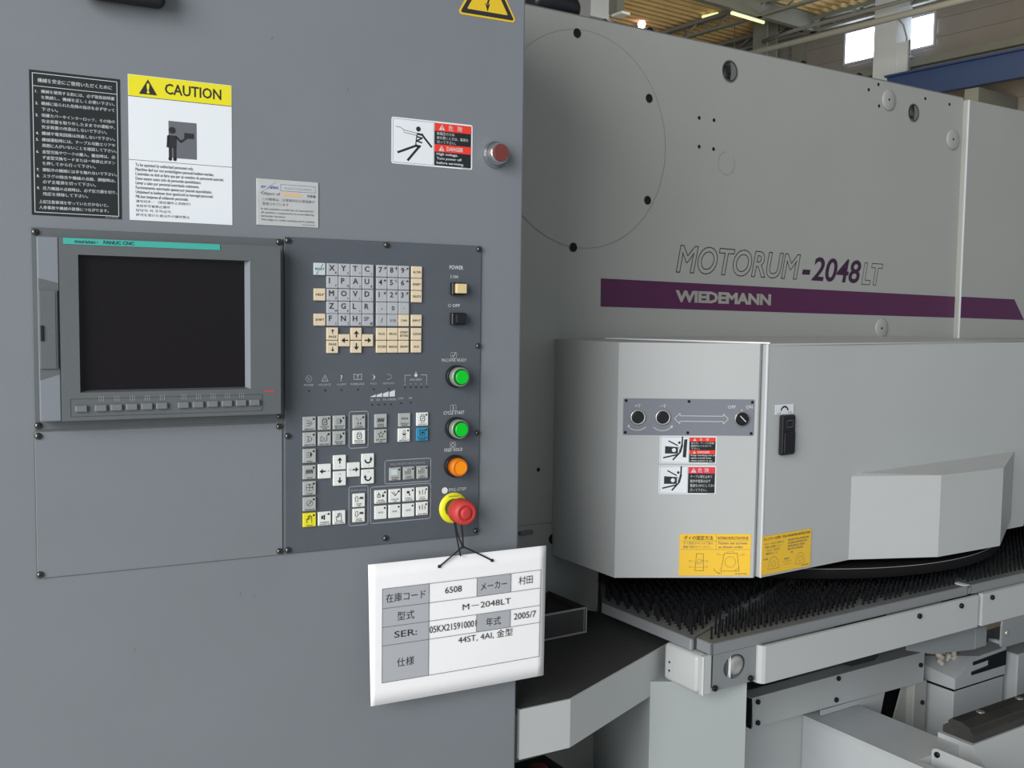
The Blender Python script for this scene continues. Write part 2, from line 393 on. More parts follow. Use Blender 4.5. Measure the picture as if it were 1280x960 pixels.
# ================================================================== CONTROL CABINET
def P(*a): return a
cab = thing('control_cabinet', 'tall grey painted control cabinet with stickers, beside the white press', 'cabinet', CAB, (0, .1, 0))
m = MB(); m.box(-.75, .618, 0, .33, 0.0, 2.12, 'cabinet_paint', .003, 2); part('body', m, cab)
m = MB(); m.box(-.0505, .2525, -.0022, -.0001, 1.1675, 1.3485, 'cabinet_paint', .0006)
m.poly([(-.0513, 1.1667), (.2533, 1.1667), (.2533, 1.349), (-.0513, 1.349)], .0009, -.0004, 'edge_grey', True)
bp = part('blank_plate', m, cab)
for x, z in ((-.0475, 1.1725), (.248, 1.1725), (-.0465, 1.3435), (.248, 1.3435)): shared(SCREW, 'screw', bp, (x, -.0023, z))
Y1, Y2, Y3 = -.0006, -.0009, -.0012
def sticker(x0, x1, z0, z1, mt, r=.0):
    m = MB()
    if r: m.plate(m.rrect(x0, x1, z0, z1, r), -.0005, -.0001, mt)
    else: m.box(x0, x1, -.0005, -.0001, z0, z1, mt)
    return m
# black safety notice
m = sticker(-.0485, .0525, 1.6105, 1.7815, 'label_black')
x0, x1, z0, z1 = -.0485, .0525, 1.6105, 1.7815
m.poly([(x0+.0035, z0+.0035), (x1-.0035, z0+.0035), (x1-.0035, z1-.0035), (x0+.0035, z1-.0035)], .0007, Y1, 'print_white', True)
m.line((x0+.0035, z1-.0185), (x1-.0035, z1-.0185), .0006, Y1, 'print_white')
m.text('機械を安全にご使用いただくために', (x0+x1)/2, z1-.0135, .0046, Y1, 'print_white', w=.083, al='c', bold=.015, hs=.85)
rows = [('1.', '機械を使用する前には、必ず取扱説明書', .152), ('', 'を熟読し、機械を正しくお使い下さい。', .192), ('2.', '機械に貼られた危険の指示を必ず守って', .234), ('', '下さい。', .274),
 ('3.', '保護カバーやインターロック、その他の', .316), ('', '安全装置を取り外したままでの運転や、', .356), ('', '安全装置の改造はしないで下さい。', .396), ('4.', '機械や電気回路は改造しないで下さい。', .440),
 ('5.', '機械運転時には、テーブル可動エリアや', .484), ('', '周囲に人がいないことを確認して下さい。', .524), ('6.', '金型交換やワークの搬入、搬出時は、必', .568), ('', 'ず金型交換モードまたは一時停止ボタン', .608), ('', 'を押してから行って下さい。', .648),
 ('7.', '運転中の機械には手を触れないで下さい。', .692), ('8.', 'スラグの除去や機械の点検、調整時は、', .736), ('', '必ず主電源を切って下さい。', .776), ('9.', '圧力機器の点検時は、必ず圧力源を切り、', .820), ('', '残圧を排除して下さい。', .860)]
H = z1-z0
for a, s, fr in rows:
    zz = z1 - fr*H
    if a: m.text(a, x0+.0062, zz, .0030, Y1, 'print_white', bold=.015)
    m.text(s, x0+.0125, zz, .0038, Y1, 'print_white', w=.0820*len(s)/18 if len(s) < 19 else .0835, bold=.01, hs=.85)
for s, fr in (('上記注意事項を守っていただかないと、', .915), ('人身事故や機械の破損につながります。', .955)):
    m.text(s, x0+.008, z1-fr*H, .0038, Y1, 'print_white', w=.078, bold=.01, hs=.85)
m.text('MC-20-9W3601', x1-.004, z0+.001, .0016, Y1, 'print_grey', al='r')
part('safety_notice_label', m, cab, 'black sticker with white Japanese safety rules')
# caution label
x0, x1, z0, z1 = .0618, .1880, 1.6105, 1.7895
m = sticker(x0, x1, z0, z1, 'label_white')
zc = z1-.0265
m.rect(x0+.0004, x1-.0004, zc, z1-.0004, Y1, 'label_yellow'); m.line((x0, zc), (x1, zc), .0006, Y2, 'ink'); m.line((x0, z0+.0745), (x1, z0+.0745), .0006, Y1, 'ink')
def tri(m, cx, cz, s, mt, inner, y=Y2, mark='!'):
    m.flat([(cx-s*.58, cz-s*.5), (cx+s*.58, cz-s*.5), (cx, cz+s*.5)], y, mt)
    m.text(mark, cx, cz-s*.40, s*.62, y-.0003, inner, al='c', bold=.04)
tri(m, x0+.0235, z1-.0135, .0185, 'ink', 'label_yellow')
m.text('CAUTION', x0+.0435, z1-.0195, .0128, Y2, 'ink', w=.0695, bold=.016)
m.rect(x0+.0475, x0+.082, z1-.0985, z1-.0525, Y1, 'pict_grey')
cx = x0+.052
m.disc((cx, z1-.0640), .0042, Y2, 'ink'); m.flat([(cx-.0058, z1-.0705), (cx+.0055, z1-.0705), (cx+.0048, z1-.086), (cx-.0048, z1-.086)], Y2, 'ink')
m.line((cx-.005, z1-.072), (cx-.0058, z1-.0850), .0026, Y2, 'ink'); m.line((cx+.0045, z1-.072), (cx+.0105, z1-.0775), .0026, Y2, 'ink'); m.line((cx+.0105, z1-.0775), (cx+.0170, z1-.0725), .0024, Y2, 'ink')
for d in (-.0027, .0030): m.line((cx+d, z1-.086), (cx+d, z1-.0995), .0034, Y2, 'ink'); m.disc((cx+d-.0002, z1-.1000), .0022, Y2, 'ink')
m.rect(cx+.0145, cx+.0262, z1-.0725, z1-.0660, Y3, 'ink')
ls = ['To be operated by authorized personnel only.', 'Maschine darf nur von ermächtigtem personal bedient werden.', "L'entretien ne doit se faire que par un membre du personnel autorisé.", 'Deve essere usato solo da personale specializzato.',
 'Llevar a cabo por personal autorizado solamente.', 'Funcionamento autorizado apenas por pessoal especializado.', 'Uitsluitend te bedienen door geschoold en bevoegd personeel.', 'Må kun betjenes af uddannet personale.']
ws = [.070, .0955, .108, .0795, .077, .093, .0945, .0635]
for i, (s, ww) in enumerate(zip(ls, ws)): m.text(s, x0+.0075, z0+.0670-i*.0056, .0037, Y1, 'ink', w=ww, bold=.022)
for i, (s, ww) in enumerate((('请勿切手／（现在操作人员除外）', .066), ('未经许可者禁止操作', .041), ('담당자 외 조작금지.', .043), ('許可を受けた者以外の操作禁止', .065))): m.text(s, x0+.0075, z0+.0222-i*.0056, .0032, Y1, 'ink', w=ww, bold=.012, hs=.85)
part('caution_label', m, cab, 'white and yellow CAUTION sticker with an operator pictogram')
# parts notice
x0, x1, z0, z1 = .2195, .3030, 1.6125, 1.6735
m = MB(); m.box(x0, x1, -.0014, -.0001, z0, z1, 'label_silver', .0004)
Ya = -.0017
m.text('muratec', x0+.006, z1-.0125, .0048, Ya, 'print_blue', w=.023, bold=.02); m.line((x0+.004, z1-.018), (x0+.024, z1-.003), .0022, Ya-.0002, 'label_silver')
m.poly([(x0+.0318, z1-.0145), (x0+.079, z1-.0145), (x0+.079, z1-.006), (x0+.0318, z1-.006)], .0004, Ya, 'print_blue', True)
m.text('MURATA MACHINERY', x0+.0555, z1-.0122, .0030, Ya, 'print_grey', w=.038, al='c')
m.text('Object of', x0+.006, z1-.0208, .0036, Ya, 'ink_soft', w=.025, bold=.01); m.text('eisGuider', x0+.0338, z1-.0208, .0042, Ya, 'print_orange', w=.0275, bold=.03); m.text('対象機', x0+.0675, z1-.0208, .0034, Ya, 'ink_soft', w=.012, bold=.02, hs=.85)
for i, (s, ww) in enumerate((('この機械は、お客様対応の部品帳が', .071), ('管理されています', .035))): m.text(s, x0+.0075, z1-.0282-i*.0060, .0036, Ya, 'ink_soft', w=ww, hs=.85)
for i, (s, ww) in enumerate((('In this machine model list of material for', .071), ('all machine components is controlled by', .072), ('eisGuider function.', .033), ('This helps to order machine parts quickly.', .073))): m.text(s, x0+.0055, z1-.0405-i*.0047, .0024, Ya, 'ink_soft', w=ww, bold=.01)
m.text('MC-27-01MK1600', x1-.005, z0+.0022, .0016, Ya, 'ink_soft', al='r')
part('parts_notice_label', m, cab, 'small silver sticker with a torn corner')
# high voltage label
def danger(x0, x1, z0, z1, split, top_red, jp, en, man, y=0.0, redm='label_red'):
    m = MB(); m.plate(m.rrect(x0, x1, z0, z1, .003), y-.0005, y-.0001, 'label_white')
    e = .0022; W = x1-x0; Hh = z1-z0; xs = x0+W*split; ya, yb = y+Y1, y+Y2
    m.poly([(x0+e, z0+e), (xs-.001, z0+e), (xs-.001, z1-e), (x0+e, z1-e)], .0004, ya, 'ink', True)
    m.rect(xs, x1-e, z0+e, z1-e, ya, 'label_black')
    zt = z1-e-top_red; m.rect(xs, x1-e, zt, z1-e, yb, redm)
    tri(m, xs+(x1-xs)*.19, (zt+z1-e)/2, top_red*.72, 'print_white', redm, yb-.0002)
    m.text('危', xs+(x1-xs)*.42, zt+top_red*.22, top_red*.62, yb-.0002, 'print_white', al='c', bold=.0, hs=.85, res=3); m.text('険', xs+(x1-xs)*.66, zt+top_red*.22, top_red*.62, yb-.0002, 'print_white', al='c', bold=.0, hs=.85, res=3)
    wr = x1-e-xs
    if en:
        lz = (zt - (z0+e)); rh = top_red*.95; zm = z0+e+lz*.40
        m.rect(xs, x1-e, zm, zm+rh, yb, redm); tri(m, xs+wr*.19, zm+rh/2, rh*.72, 'print_white', redm, yb-.0002)
        m.text('DANGER', xs+wr*.33, zm+rh*.24, rh*.52, yb-.0002, 'print_white', w=wr*.45, bold=.02)
        st = (zt-zm-rh)/(len(jp)+.15); hh = st*.68
        for i, (s, k) in enumerate(jp): m.text(s, xs+wr*.06, zt-st*(i+1)+st*.12, hh, yb, 'print_white', w=wr*k, bold=.015, hs=.85)
        st = (zm-z0-e)/(len(en)+.15)
        for i, (s, k) in enumerate(en): m.text(s, xs+wr*.06, zm-st*(i+1)+st*.28, st*.55, yb, 'print_white', w=wr*k, bold=.02)
    else:
        st = (zt-z0-e)/(len(jp)+.4); hh = st*.62
        for i, (s, k) in enumerate(jp): m.text(s, xs+wr*.08, zt-st*(i+1)+st*.02, hh, yb, 'print_white', w=wr*k, bold=.015, hs=.85)
    m.text('MC-20-9W3601', x1-.004, z0+.0004, .0013, yb, 'ink', al='r')
    man(m, x0, z0, xs-x0, Hh, ya); return m
def shock(m, x, z, W, Hh, y):
    q = lambda a, b: (x+W*a, z+Hh*b)
    m.disc(q(.62, .79), .0036, y, 'ink'); m.poly([q(.10, .80), q(.20, .79), q(.26, .76), q(.29, .72)], .0007, y, 'ink')
    m.poly([q(.29, .74), q(.60, .69)], .0007, y, 'ink'); m.poly([q(.28, .69), q(.60, .645)], .0007, y, 'ink')
    m.line(q(.60, .685), q(.72, .67), .0030, y, 'ink'); m.line(q(.70, .68), q(.93, .43), .0030, y, 'ink')
    m.poly([q(.585, .66), q(.56, .45)], .0016, y, 'ink'); m.poly([q(.60, .62), q(.71, .60), q(.58, .53), q(.70, .50)], .0022, y, 'ink'); m.flat([q(.55, .45), q(.69, .44), q(.66, .38), q(.56, .40)], y, 'ink')
    m.line(q(.58, .43), q(.15, .25), .0032, y, 'ink'); m.line(q(.64, .41), q(.38, .10), .0034, y, 'ink')
m = danger(.408, .533, 1.708, 1.7725, .52, .0112, (('高電圧のため', .48), ('扉を開くときは、電源を', .86), ('切って下さい。', .52)), (('High voltage.', .58), ('Turn power off', .68), ('before servicing.', .74)), shock)
part('high_voltage_label', m, cab, 'white, red and black high voltage danger sticker')
# yellow voltage triangle, its top above the picture
m = MB(); A, B, Cc = Vector((.5065, 1.9275)), Vector((.6035, 1.9275)), Vector((.555, 2.012))
def ins(k):
    g = (A+B+Cc)/3; return [tuple(g+(p-g)*k) for p in (A, B, Cc)]
def rtri(k, r, n=5):
    pts = ins(k); out = []
    for i in range(3):
        p = Vector(pts[i]); a = (Vector(pts[i-1])-p).normalized(); b = (Vector(pts[(i+1) % 3])-p).normalized(); c = (a+b).normalized(); cen = p + c*r*2
        s = p+a*r*1.73; e = p+b*r*1.73
        for j in range(n+1):
            v = (s-cen).lerp(e-cen, j/n).normalized()*r; out.append(tuple(cen+v))
    return out
m.plate(rtri(1.0, .0045), -.0006, -.0001, 'tri_yellow'); m.flat(rtri(.90, .002), Y2, 'ink'); m.flat(rtri(.68, .001), Y3, 'tri_yellow')
m.poly([(.557, 1.985), (.551, 1.962), (.559, 1.963), (.5545, 1.948)], .0026, -.0015, 'ink'); m.flat([(.5505, 1.949), (.5545, 1.937), (.5585, 1.949), (.5545, 1.946)], -.0015, 'ink')
part('voltage_triangle_label', m, cab, 'yellow triangular high voltage sticker')
# dark speck scratches
m = MB()
for x, z in ((.195, 1.117), (.214, 1.112), (.06, 1.06), (.345, 1.80), (.24, 1.855)): m.line((x, z), (x+.003*random.random(), z+.004), .0008, -.0002, 'ink_soft')
part('paint_scratch', m, cab)

# bar made up for a blurred dark shape near the lens
t = thing('handle', 'black rounded bar made up for a blurred dark shape, cabinet top', 'handle', CAB, (.06, -.012, 1.88))
m = MB(); m.box(.005, .104, -.030, -.008, 1.869, 1.905, 'cord_black', .008, 4, smooth=True); part('dark_bar', m, t)
m = MB(); m.box(.02, .035, -.010, -.0001, 1.878, 1.892, 'cord_black'); m.box(.078, .093, -.010, -.0001, 1.878, 1.892, 'cord_black'); part('mount', m, t)

# pilot lamp
t = thing('pilot_lamp', 'chrome ringed round lamp with dull maroon lens on the grey cabinet', 'lamp', CAB, (.567, 0, 1.733))
m = MB(); m.lathe([(.0180, 0), (.0192, .002), (.0190, .006), (.0165, .008), (.0172, .010), (.0150, .019), (.0128, .023), (.0128, .020)], (.5685, -.0001, 1.733), OUT, 'chrome', 32); part('bezel', m, t)
m = MB(); m.lathe([(.0127, 0), (.0127, .004), (.0118, .0055)], (.5685, -.0195, 1.733), OUT, 'lens_maroon', 28); part('lens', m, t)

# ================================================================== DISPLAY UNIT
du = thing('display_unit', 'grey monitor unit with blank screen and soft keys, left of the keyboard panel', 'monitor', CAB, (.1, 0, 1.3505))
m = MB(); m.box(-.0505, .2540, -.003, -.0001, 1.3505, 1.5955, 'bezel_grey', .0008); mp = part('mounting_plate', m, du)
for x, z in ((-.0455, 1.590), (.2485, 1.591), (-.0465, 1.3565), (.2485, 1.3575)): shared(SCREW, 'screw', mp, (x, -.0031, z))
# bezel: frame around a recessed opening
VB = -.030
bx0, bx1, bz0, bz1 = -.0215, .2435, 1.3635, 1.5835
sx0, sx1, sz0, sz1 = -.0005, .2040, 1.3975, 1.5635
m = MB()
def frame_ring(m, o, i, yo, yi, mts):
    (a0, a1, b0, b1), (c0, c1, d0, d1) = o, i
    V = [(a0, yo, b0), (a1, yo, b0), (a1, yo, b1), (a0, yo, b1), (c0, yi, d0), (c1, yi, d0), (c1, yi, d1), (c0, yi, d1)]
    for k, f in enumerate(((0, 1, 5, 4), (1, 2, 6, 5), (2, 3, 7, 6), (3, 0, 4, 7))): m.add([V[j] for j in f], [(0, 1, 2, 3)], mts[k])
frame_ring(m, (bx0, bx1, bz0, bz1), (sx0, sx1, sz0, sz1), VB, VB, ['bezel_grey']*4)
frame_ring(m, (sx0, sx1, sz0, sz1), (sx0+.001, sx1-.0050, sz0+.002, sz1-.001), VB, VB+.010, ['bezel_grey', 'bezel_light', 'bezel_dark', 'bezel_dark'])  # lit right slope, shaded top and left put into the bezel colours
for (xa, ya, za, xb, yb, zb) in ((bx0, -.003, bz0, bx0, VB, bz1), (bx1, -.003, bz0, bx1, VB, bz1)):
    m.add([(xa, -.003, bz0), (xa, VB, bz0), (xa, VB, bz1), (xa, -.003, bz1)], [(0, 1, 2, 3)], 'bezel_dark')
m.add([(bx0, -.003, bz0), (bx1, -.003, bz0), (bx1, VB, bz0), (bx0, VB, bz0)], [(0, 1, 2, 3)], 'bezel_dark'); m.add([(bx0, -.003, bz1), (bx1, -.003, bz1), (bx1, VB, bz1), (bx0, VB, bz1)], [(0, 1, 2, 3)], 'bezel_grey')  # shaded sides and underside, paler top, also put into colour
m.ringbox(-.0115, .2190, 1.3685, 1.3900, .0015, .0006, VB-.0003, 'bezel_dark')
for i in list(range(1, 6)) + list(range(6, 11)):
    xk = .0220+(i-1)*.01775 if i < 6 else .1190+(i-6)*.0180
    for d in (-.0025, 0, .0025): m.line((xk+d+.001, 1.3858), (xk+d+.001, 1.3925), .0004, VB-.0003, 'print_grey')
m.text('FANUC', .2225, 1.3928, .0024, VB-.0003, 'label_red', w=.012, bold=.03)
bz = part('bezel', m, du)
m = MB(); m.box(sx0+.0008, sx1-.0048, VB+.0101, VB+.014, sz0+.0018, sz1-.0008, 'screen_black'); part('screen', m, du, 'black switched-off screen')
m = MB(); m.box(-.0165, .1660, VB-.0007, VB-.0001, 1.5755, 1.5828, 'teal_strip', 0)
m.text('muratec', -.0040, 1.5772, .0044, VB-.0010, 'ink', w=.0235, bold=.012); m.text('-', .0205, 1.5775, .0036, VB-.0010, 'ink', bold=.03); m.text('FANUC CNC', .0280, 1.5773, .0040, VB-.0010, 'ink', w=.0350, bold=.022)
part('name_strip', m, du, 'teal strip with maker lettering')
# left strip: glossy light guard with card slot door
m = MB(); sx = -.0215
m.box(-.0445, sx-.0002, VB+.004, -.0031, bz0, bz1, 'bezel_light', .0008)
m.flat([(-.0440, 1.5345), (sx-.0008, 1.5290), (sx-.0008, 1.4200), (-.0440, 1.4130)], VB+.0037, 'bezel_grey')
part('side_strip', m, du, 'paler glossy strip at the left of the screen')
m = MB(); m.box(-.0435, -.0235, VB+.0005, VB+.0035, 1.4265, 1.5205, 'bezel_grey', .0006); m.line((-.0262, 1.4275), (-.0262, 1.519), .0007, VB+.0002, 'bezel_dark'); m.line((-.0245, 1.4275), (-.0245, 1.519), .0005, VB+.0002, 'bezel_dark')
cd = part('card_slot_door', m, du)
m = MB(); m.box(-.0430, -.0395, VB-.0015, VB+.0002, 1.4600, 1.4785, 'plastic_black', .0005); part('latch', m, cd, 'black latch')
sk = MB(); sk.box(-.0068, .0068, -.0040, -.0001, -.0040, .0040, 'soft_key_grey', .0012, 2); SK = sk.mesh('soft_key')
for i in range(12):
    xk = .0000 if i == 0 else (.0220+(i-1)*.01775 if i < 6 else (.1190+(i-6)*.0180 if i < 11 else .2085)); zk = 1.3782 + .0016*i/11
    shared(SK, 'soft_key', bz, (xk, VB, zk))

# ================================================================== OPERATOR PANEL
op = thing('operator_panel', 'dark grey operator panel with keyboard keys and round push buttons', 'control panel', CAB, (.4, 0, 1.168))
m = MB(); m.box(.2555, .5485, -.003, -.0001, 1.1675, 1.5985, 'panel_grey', .0008); pl = part('face_plate', m, op)
VP = -.0031
for x, z in ((.2605, 1.5935), (.4002, 1.5935), (.5440, 1.5935), (.5445, 1.4515), (.5445, 1.3220), (.5440, 1.1745), (.4005, 1.1765), (.2595, 1.1730), (.2595, 1.3300)):
    shared(SCREW, 'screw', op, (x, VP, z))
YP = VP-.0004
def keycap(w, h, mt, dep=.0035, bev=.0009):
    k = MB(); k.box(-w/2, w/2, -dep, -.0001, -h/2, h/2, mt, bev, 2); return k
# -- keyboard, 17 mm pitch
rowz = [1.5570, 1.5397, 1.5224, 1.5052, 1.4882]
letters = ['XYTC', 'IPAU', 'MOVD', 'ZGLR', 'FNHS']; subs = ['KSJ?', 'FQJ#', 'ZR[I', 'W E+ ', '[],@']
subs = [['K', 'S', '*', ')'], ['F', 'Q', 'J', '&'], ['Z', '=', 'L', '/'], ['W', 'E', '+', ''], ['[', ']', '#', '@']]
KY = -.0038
def key(x, z, w, h, mt, draw, label=None):
    k = keycap(w, h, mt); draw(k)
    o = part('key', k, op, label, at=(x, VP, z))
    return o
for r in range(5):
    for c in range(4):
        s = letters[r][c]; sub = subs[r][c]
        def dr(k, s=s, sub=sub, r=r, c=c):
            if r == 4 and c == 3: k.text('SP', -.0062, -.0010, .0056, KY, 'ink', w=.0075)
            else: k.text(s, -.0052, -.0016, .0074, KY, 'ink', bold=.016)
            if sub: k.text(sub, .0048, -.0060, .0030, KY, 'ink', al='c', bold=.01)
        key(.3212+c*.01700, rowz[r], .0163, .0166, 'key_grey', dr)
nums = ['789', '456', '123', '-0.', '/  ']
arrows = {'7': 45, '8': 90, '9': 45, '4': 180, '6': 0, '1': 225, '2': 270, '3': 45}
def arr(k, x, z, L, ang, wd, y, mt, head=None):
    a = math.radians(ang); d = Vector((math.cos(a), math.sin(a))); n = Vector((-d.y, d.x)); c = Vector((x, z)); hd = head or wd*1.5
    k.line(tuple(c-d*L/2), tuple(c+d*(L/2-hd)), wd, y, mt); tip = c+d*L/2; b = tip-d*hd
    k.flat([tuple(b-n*hd*.8), tuple(tip), tuple(b+n*hd*.8)], y, mt)
for r in range(5):
    for c in range(3):
        if r == 4 and c == 2: continue
        s = nums[r][c] if r < 4 else ('/' if c == 0 else 'EOB')
        def dr(k, s=s):
            if s == 'EOB': k.text(s, 0, -.0020, .0038, KY, 'ink_soft', w=.0085, al='c')
            elif s in '-0./': k.text(s, 0, -.0030 if s != '.' else -.0005, .0062, KY, 'ink', al='c', bold=.01)
            else:
                k.text(s, -.0048, -.0018, .0072, KY, 'ink', bold=.016)
                if s in arrows: arr(k, .0045, .0040, .0048, arrows[s], .0008, KY, 'ink', .0024)
                elif s == '5': k.text('%', .0025, .0020, .0036, KY, 'ink_soft')
        key(.3925+c*.0166, rowz[r], .0159, .0166, 'key_grey', dr)
def words(*ls, h=.0030, w=None, mt='ink'):
    def dr(k):
        n = len(ls)
        for i, s in enumerate(ls):
            k.text(s, 0, (n-1)*.0024 - i*.0048 - h/2, h, KY, mt, w=w or min(.0125, .0026*len(s)+.001), al='c', bold=.01)
    return dr
for s, z in (('ALTER', rowz[0]), ('INSERT', rowz[1]), ('DELETE', rowz[2])): key(.4450, z, .0163, .0166, 'key_tan', words(s))
key(.3925+2*.0166, rowz[4], .0159, .0166, 'key_tan', words('CAN')); key(.4450, rowz[4], .0163, .0166, 'key_tan', words('INPUT'))
key(.3032, 1.5570, .0163, .0166, 'key_pale', lambda k: (k.text('RESET', 0, -.0015, .0030, KY, 'ink', w=.0125, al='c', bold=.01), arr(k, .003, .0045, .005, 60, .0006, KY, 'ink'), arr(k, -.003, -.005, .005, 240, .0006, KY, 'ink')), 'pale greenish reset key')
key(.3032, 1.5224, .0163, .0166, 'key_tan', words('HELP')); key(.3032, 1.4882, .0163, .0166, 'key_tan', words('SHIFT'))
def page(up):
    def dr(k):
        k.text('PAGE', 0, -.0055 if up else .0022, .0030, KY, 'ink', w=.0105, al='c', bold=.01); arr(k, 0, .0035 if up else -.0035, .0062, 90 if up else 270, .0011, KY, 'ink', .003)
    return dr
for x, z, d in ((.3212, 1.4690, page(True)), (.3212, 1.4510, page(False))): key(x, z, .0163, .0172, 'key_tan', d)
def cur(a): return lambda k: arr(k, 0, 0, .0092, a, .0018, KY, 'ink', .0048)
for x, z, a in ((.3552, 1.4690, 90), (.3552, 1.4510, 270), (.3382, 1.4600, 180), (.3722, 1.4600, 0)): key(x, z, .0160, .0170, 'key_tan', cur(a))
for i, (a, b) in enumerate(((('POS',), ('SYSTEM',)), (('PROG',), ('MESSAGE',)), (('OFFSET', 'SETTING'), ('GRAPH',)), (('CUSTOM',), ('AUX',)))):
    x = .3925+i*.0166 if i < 3 else .4450
    key(x, 1.4690, .0157, .0172, 'key_tan', words(*a)); key(x, 1.4510, .0157, .0172, 'key_tan', words(*b))
# -- membrane style keys, 21 mm pitch
def led(k): k.disc((.0058, .0062), .0015, KY, 'ink', 10)
def icon(kind):
    Y = KY; K = 'ink'; S = 'ink_soft'
    def dr(k):
        w_ = .0006
        if kind in ('memory', 'remote'):
            k.poly([(-.004, .004), (0, .004), (.0035, .0005), (0, -.003), (-.004, -.003)], w_, Y, K); arr(k, -.002, .0005, .005, 0 if kind == 'memory' else 270, w_, Y, K, .0016)
        elif kind == 'frame': k.poly([(-.0055, .003), (-.0055, -.003), (.0030, -.003), (.0030, .003)], w_, Y, K); k.line((-.0055, .003), (-.003, .003), w_, Y, K); k.text('M', -.0012, -.0012, .0024, Y, K, al='c'); arr(k, .0042, .005, .004, 45, w_, Y, K, .0016)
        elif kind == 'bars':
            for i in range(4): k.line((-.0045, .0050-.0022*i), (.0005, .0050-.0022*i), w_, Y, S)
            k.flat([(.001, .006), (.004, .0018), (.001, -.0024)], Y, K)
        elif kind == 'wave': k.poly([(-.0055+.00115*i, .001+(.0030 if i % 2 else -.0030)) for i in range(10)], w_*1.2, Y, K)
        elif kind == 'cross': arr(k, 0, .001, .010, 90, w_, Y, K, .002); arr(k, 0, .001, .010, 0, w_, Y, K, .002); k.ringbox(-.0045, .0045, -.0035, .0055, .001, w_*.8, Y, S)
        elif kind == 'dial': k.arc((0, .001), .0042, 0, 360, w_, Y, S); k.line((-.002, -.001), (.0025, .004), w_*1.5, Y, K)
        elif kind == 'hand':
            k.poly([(-.0035, -.004), (-.0045, .0008), (-.003, .002), (-.002, 0), (-.0022, .0052), (-.0008, .0055), (0, .0062), (.0013, .0055), (.0026, .0045), (.003, .001), (.0030, -.004)], w_*1.3, Y, K)
            for xx in (-.0008, .0008): k.line((xx, .001), (xx, .005), w_, Y, K)
        elif kind == 'turret': k.rect(-.0048, -.0022, -.0005, .0045, Y, K); k.rect(-.0015, .0005, -.0015, .0055, Y, K); k.poly([(.0015, .006), (.0045, .006)], w_, Y, S)
        elif kind == 'lock': k.ringbox(-.0032, .0032, -.0024, .0045, .0012, w_*1.6, Y, K); k.poly([(-.0022, .0050), (-.0022, .0070), (.0022, .0070), (.0022, .0050)], w_, Y, K); arr(k, .0, .0010, .0042, 45, w_, Y, K, .0018)
        elif kind == 'clamp': k.line((-.005, .006), (-.001, .002), w_, Y, S); k.line((.005, .006), (.001, .002), w_, Y, S); k.flat([(-.0035, -.002), (-.001, -.0005), (-.001, -.0035)], Y, K); k.flat([(.0035, -.002), (.001, -.0005), (.001, -.0035)], Y, K)
        elif kind == 'star':
            pts = [((.0048 if i % 2 == 0 else .0019)*math.cos(math.radians(90+36*i)), .002+(.0048 if i % 2 == 0 else .0019)*math.sin(math.radians(90+36*i))) for i in range(10)]; k.poly(pts, w_, Y, K, True)
        elif kind == 'dots':
            for i in range(3): k.arc((-.0036+.0036*i, .002), .0012, 0, 360, w_, Y, K, 8)
        elif kind == 'punch': k.arc((0, .0052), .0018, 0, 360, w_, Y, K, 10); k.flat([(-.004, .0022), (.004, .0022), (.0015, .0002), (-.0015, .0002)], Y, K); k.arc((0, -.0016), .0018, 0, 360, w_, Y, S, 10)
        elif kind == 'diamond': k.ringbox(-.0040, .0036, -.0016, .0060, .0008, w_*1.4, Y, K); k.flat([(0, .0048), (.0024, .0022), (0, -.0004), (-.0024, .0022)], Y, K)
        elif kind == 'ram_up' or kind == 'ram_down':
            s = 1 if kind == 'ram_up' else -1; k.poly([(-.0052, .002-.0035*s), (-.0052, .002+.001*s), (-.0062, .002+.001*s), (-.0035, .002+.0042*s), (-.0008, .002+.001*s), (-.0018, .002+.001*s), (-.0018, .002-.0035*s)], w_, Y, K, True)
            k.poly([(.0008+.0009*i, .003+(.0016 if i % 2 else -.0012)) for i in range(7)], w_*1.6, Y, K)
        elif kind == 'holder': k.ringbox(-.0050, -.0012, -.0005, .0032, .0004, w_*1.5, Y, K); k.line((-.0031, .0032), (-.0031, .006), w_*2, Y, K); k.disc((.0032, .0012), .0018, Y, K); arr(k, .0032, .0035, .004, 90, w_, Y, K, .0015)
        elif kind == 'chute': k.poly([(-.005, .0055), (.0005, 0), (.0045, .0055)], w_*1.4, Y, K); k.poly([(-.002, .006), (.001, .001)], w_, Y, S)
        elif kind == 'part': k.rect(-.003, .001, .002, .0055, Y, K); arr(k, .001, .0005, .0045, 290, w_*1.4, Y, K, .002)
        elif kind == 'pins':
            for xx in (-.004, 0, .004): k.line((xx, -.001), (xx, .006 if xx == 0 else .0040), w_*1.5, Y, K)
            k.poly([(-.005, .002), (-.005, .0045)], w_, Y, S)
        elif kind == 'gridt':
            k.rect(-.0068, .0030, -.0012, .0068, Y, 'key_pale')
        elif kind == 'grid4' or kind == 'grid9':
            for i in range(4): k.line((-.0062+.0028*i, -.001), (-.0062+.0028*i, .0065), w_, Y, S); k.line((-.0062, -.001+.0025*i), (.0022, -.001+.0025*i), w_, Y, S)
            k.rect(-.0062, -.0034, .0040, .0065, Y, 'key_white')
        elif kind == 'rot': pass
    return dr
def mkey(x, z, mt, kind, lines=(), dot=True, label=None, w=.0182, h=.0193):
    def dr(k):
        icon(kind)(k)
        if dot: led(k)
        n = len(lines)
        for i, s in enumerate(lines):
            k.text(s, 0, -.0086+.0026*(n-1-i), .0019, KY, 'ink', w=min(.0145, .0021*len(s)+.001), al='c', bold=.01)
    return key(x, z, w, h, mt, dr, label)
c1, c2, c3, c4, c5, c6, c7 = .2888, .3100, .3310, .3598, .3918, .4275, .4552
za, zb = 1.3462, 1.3245
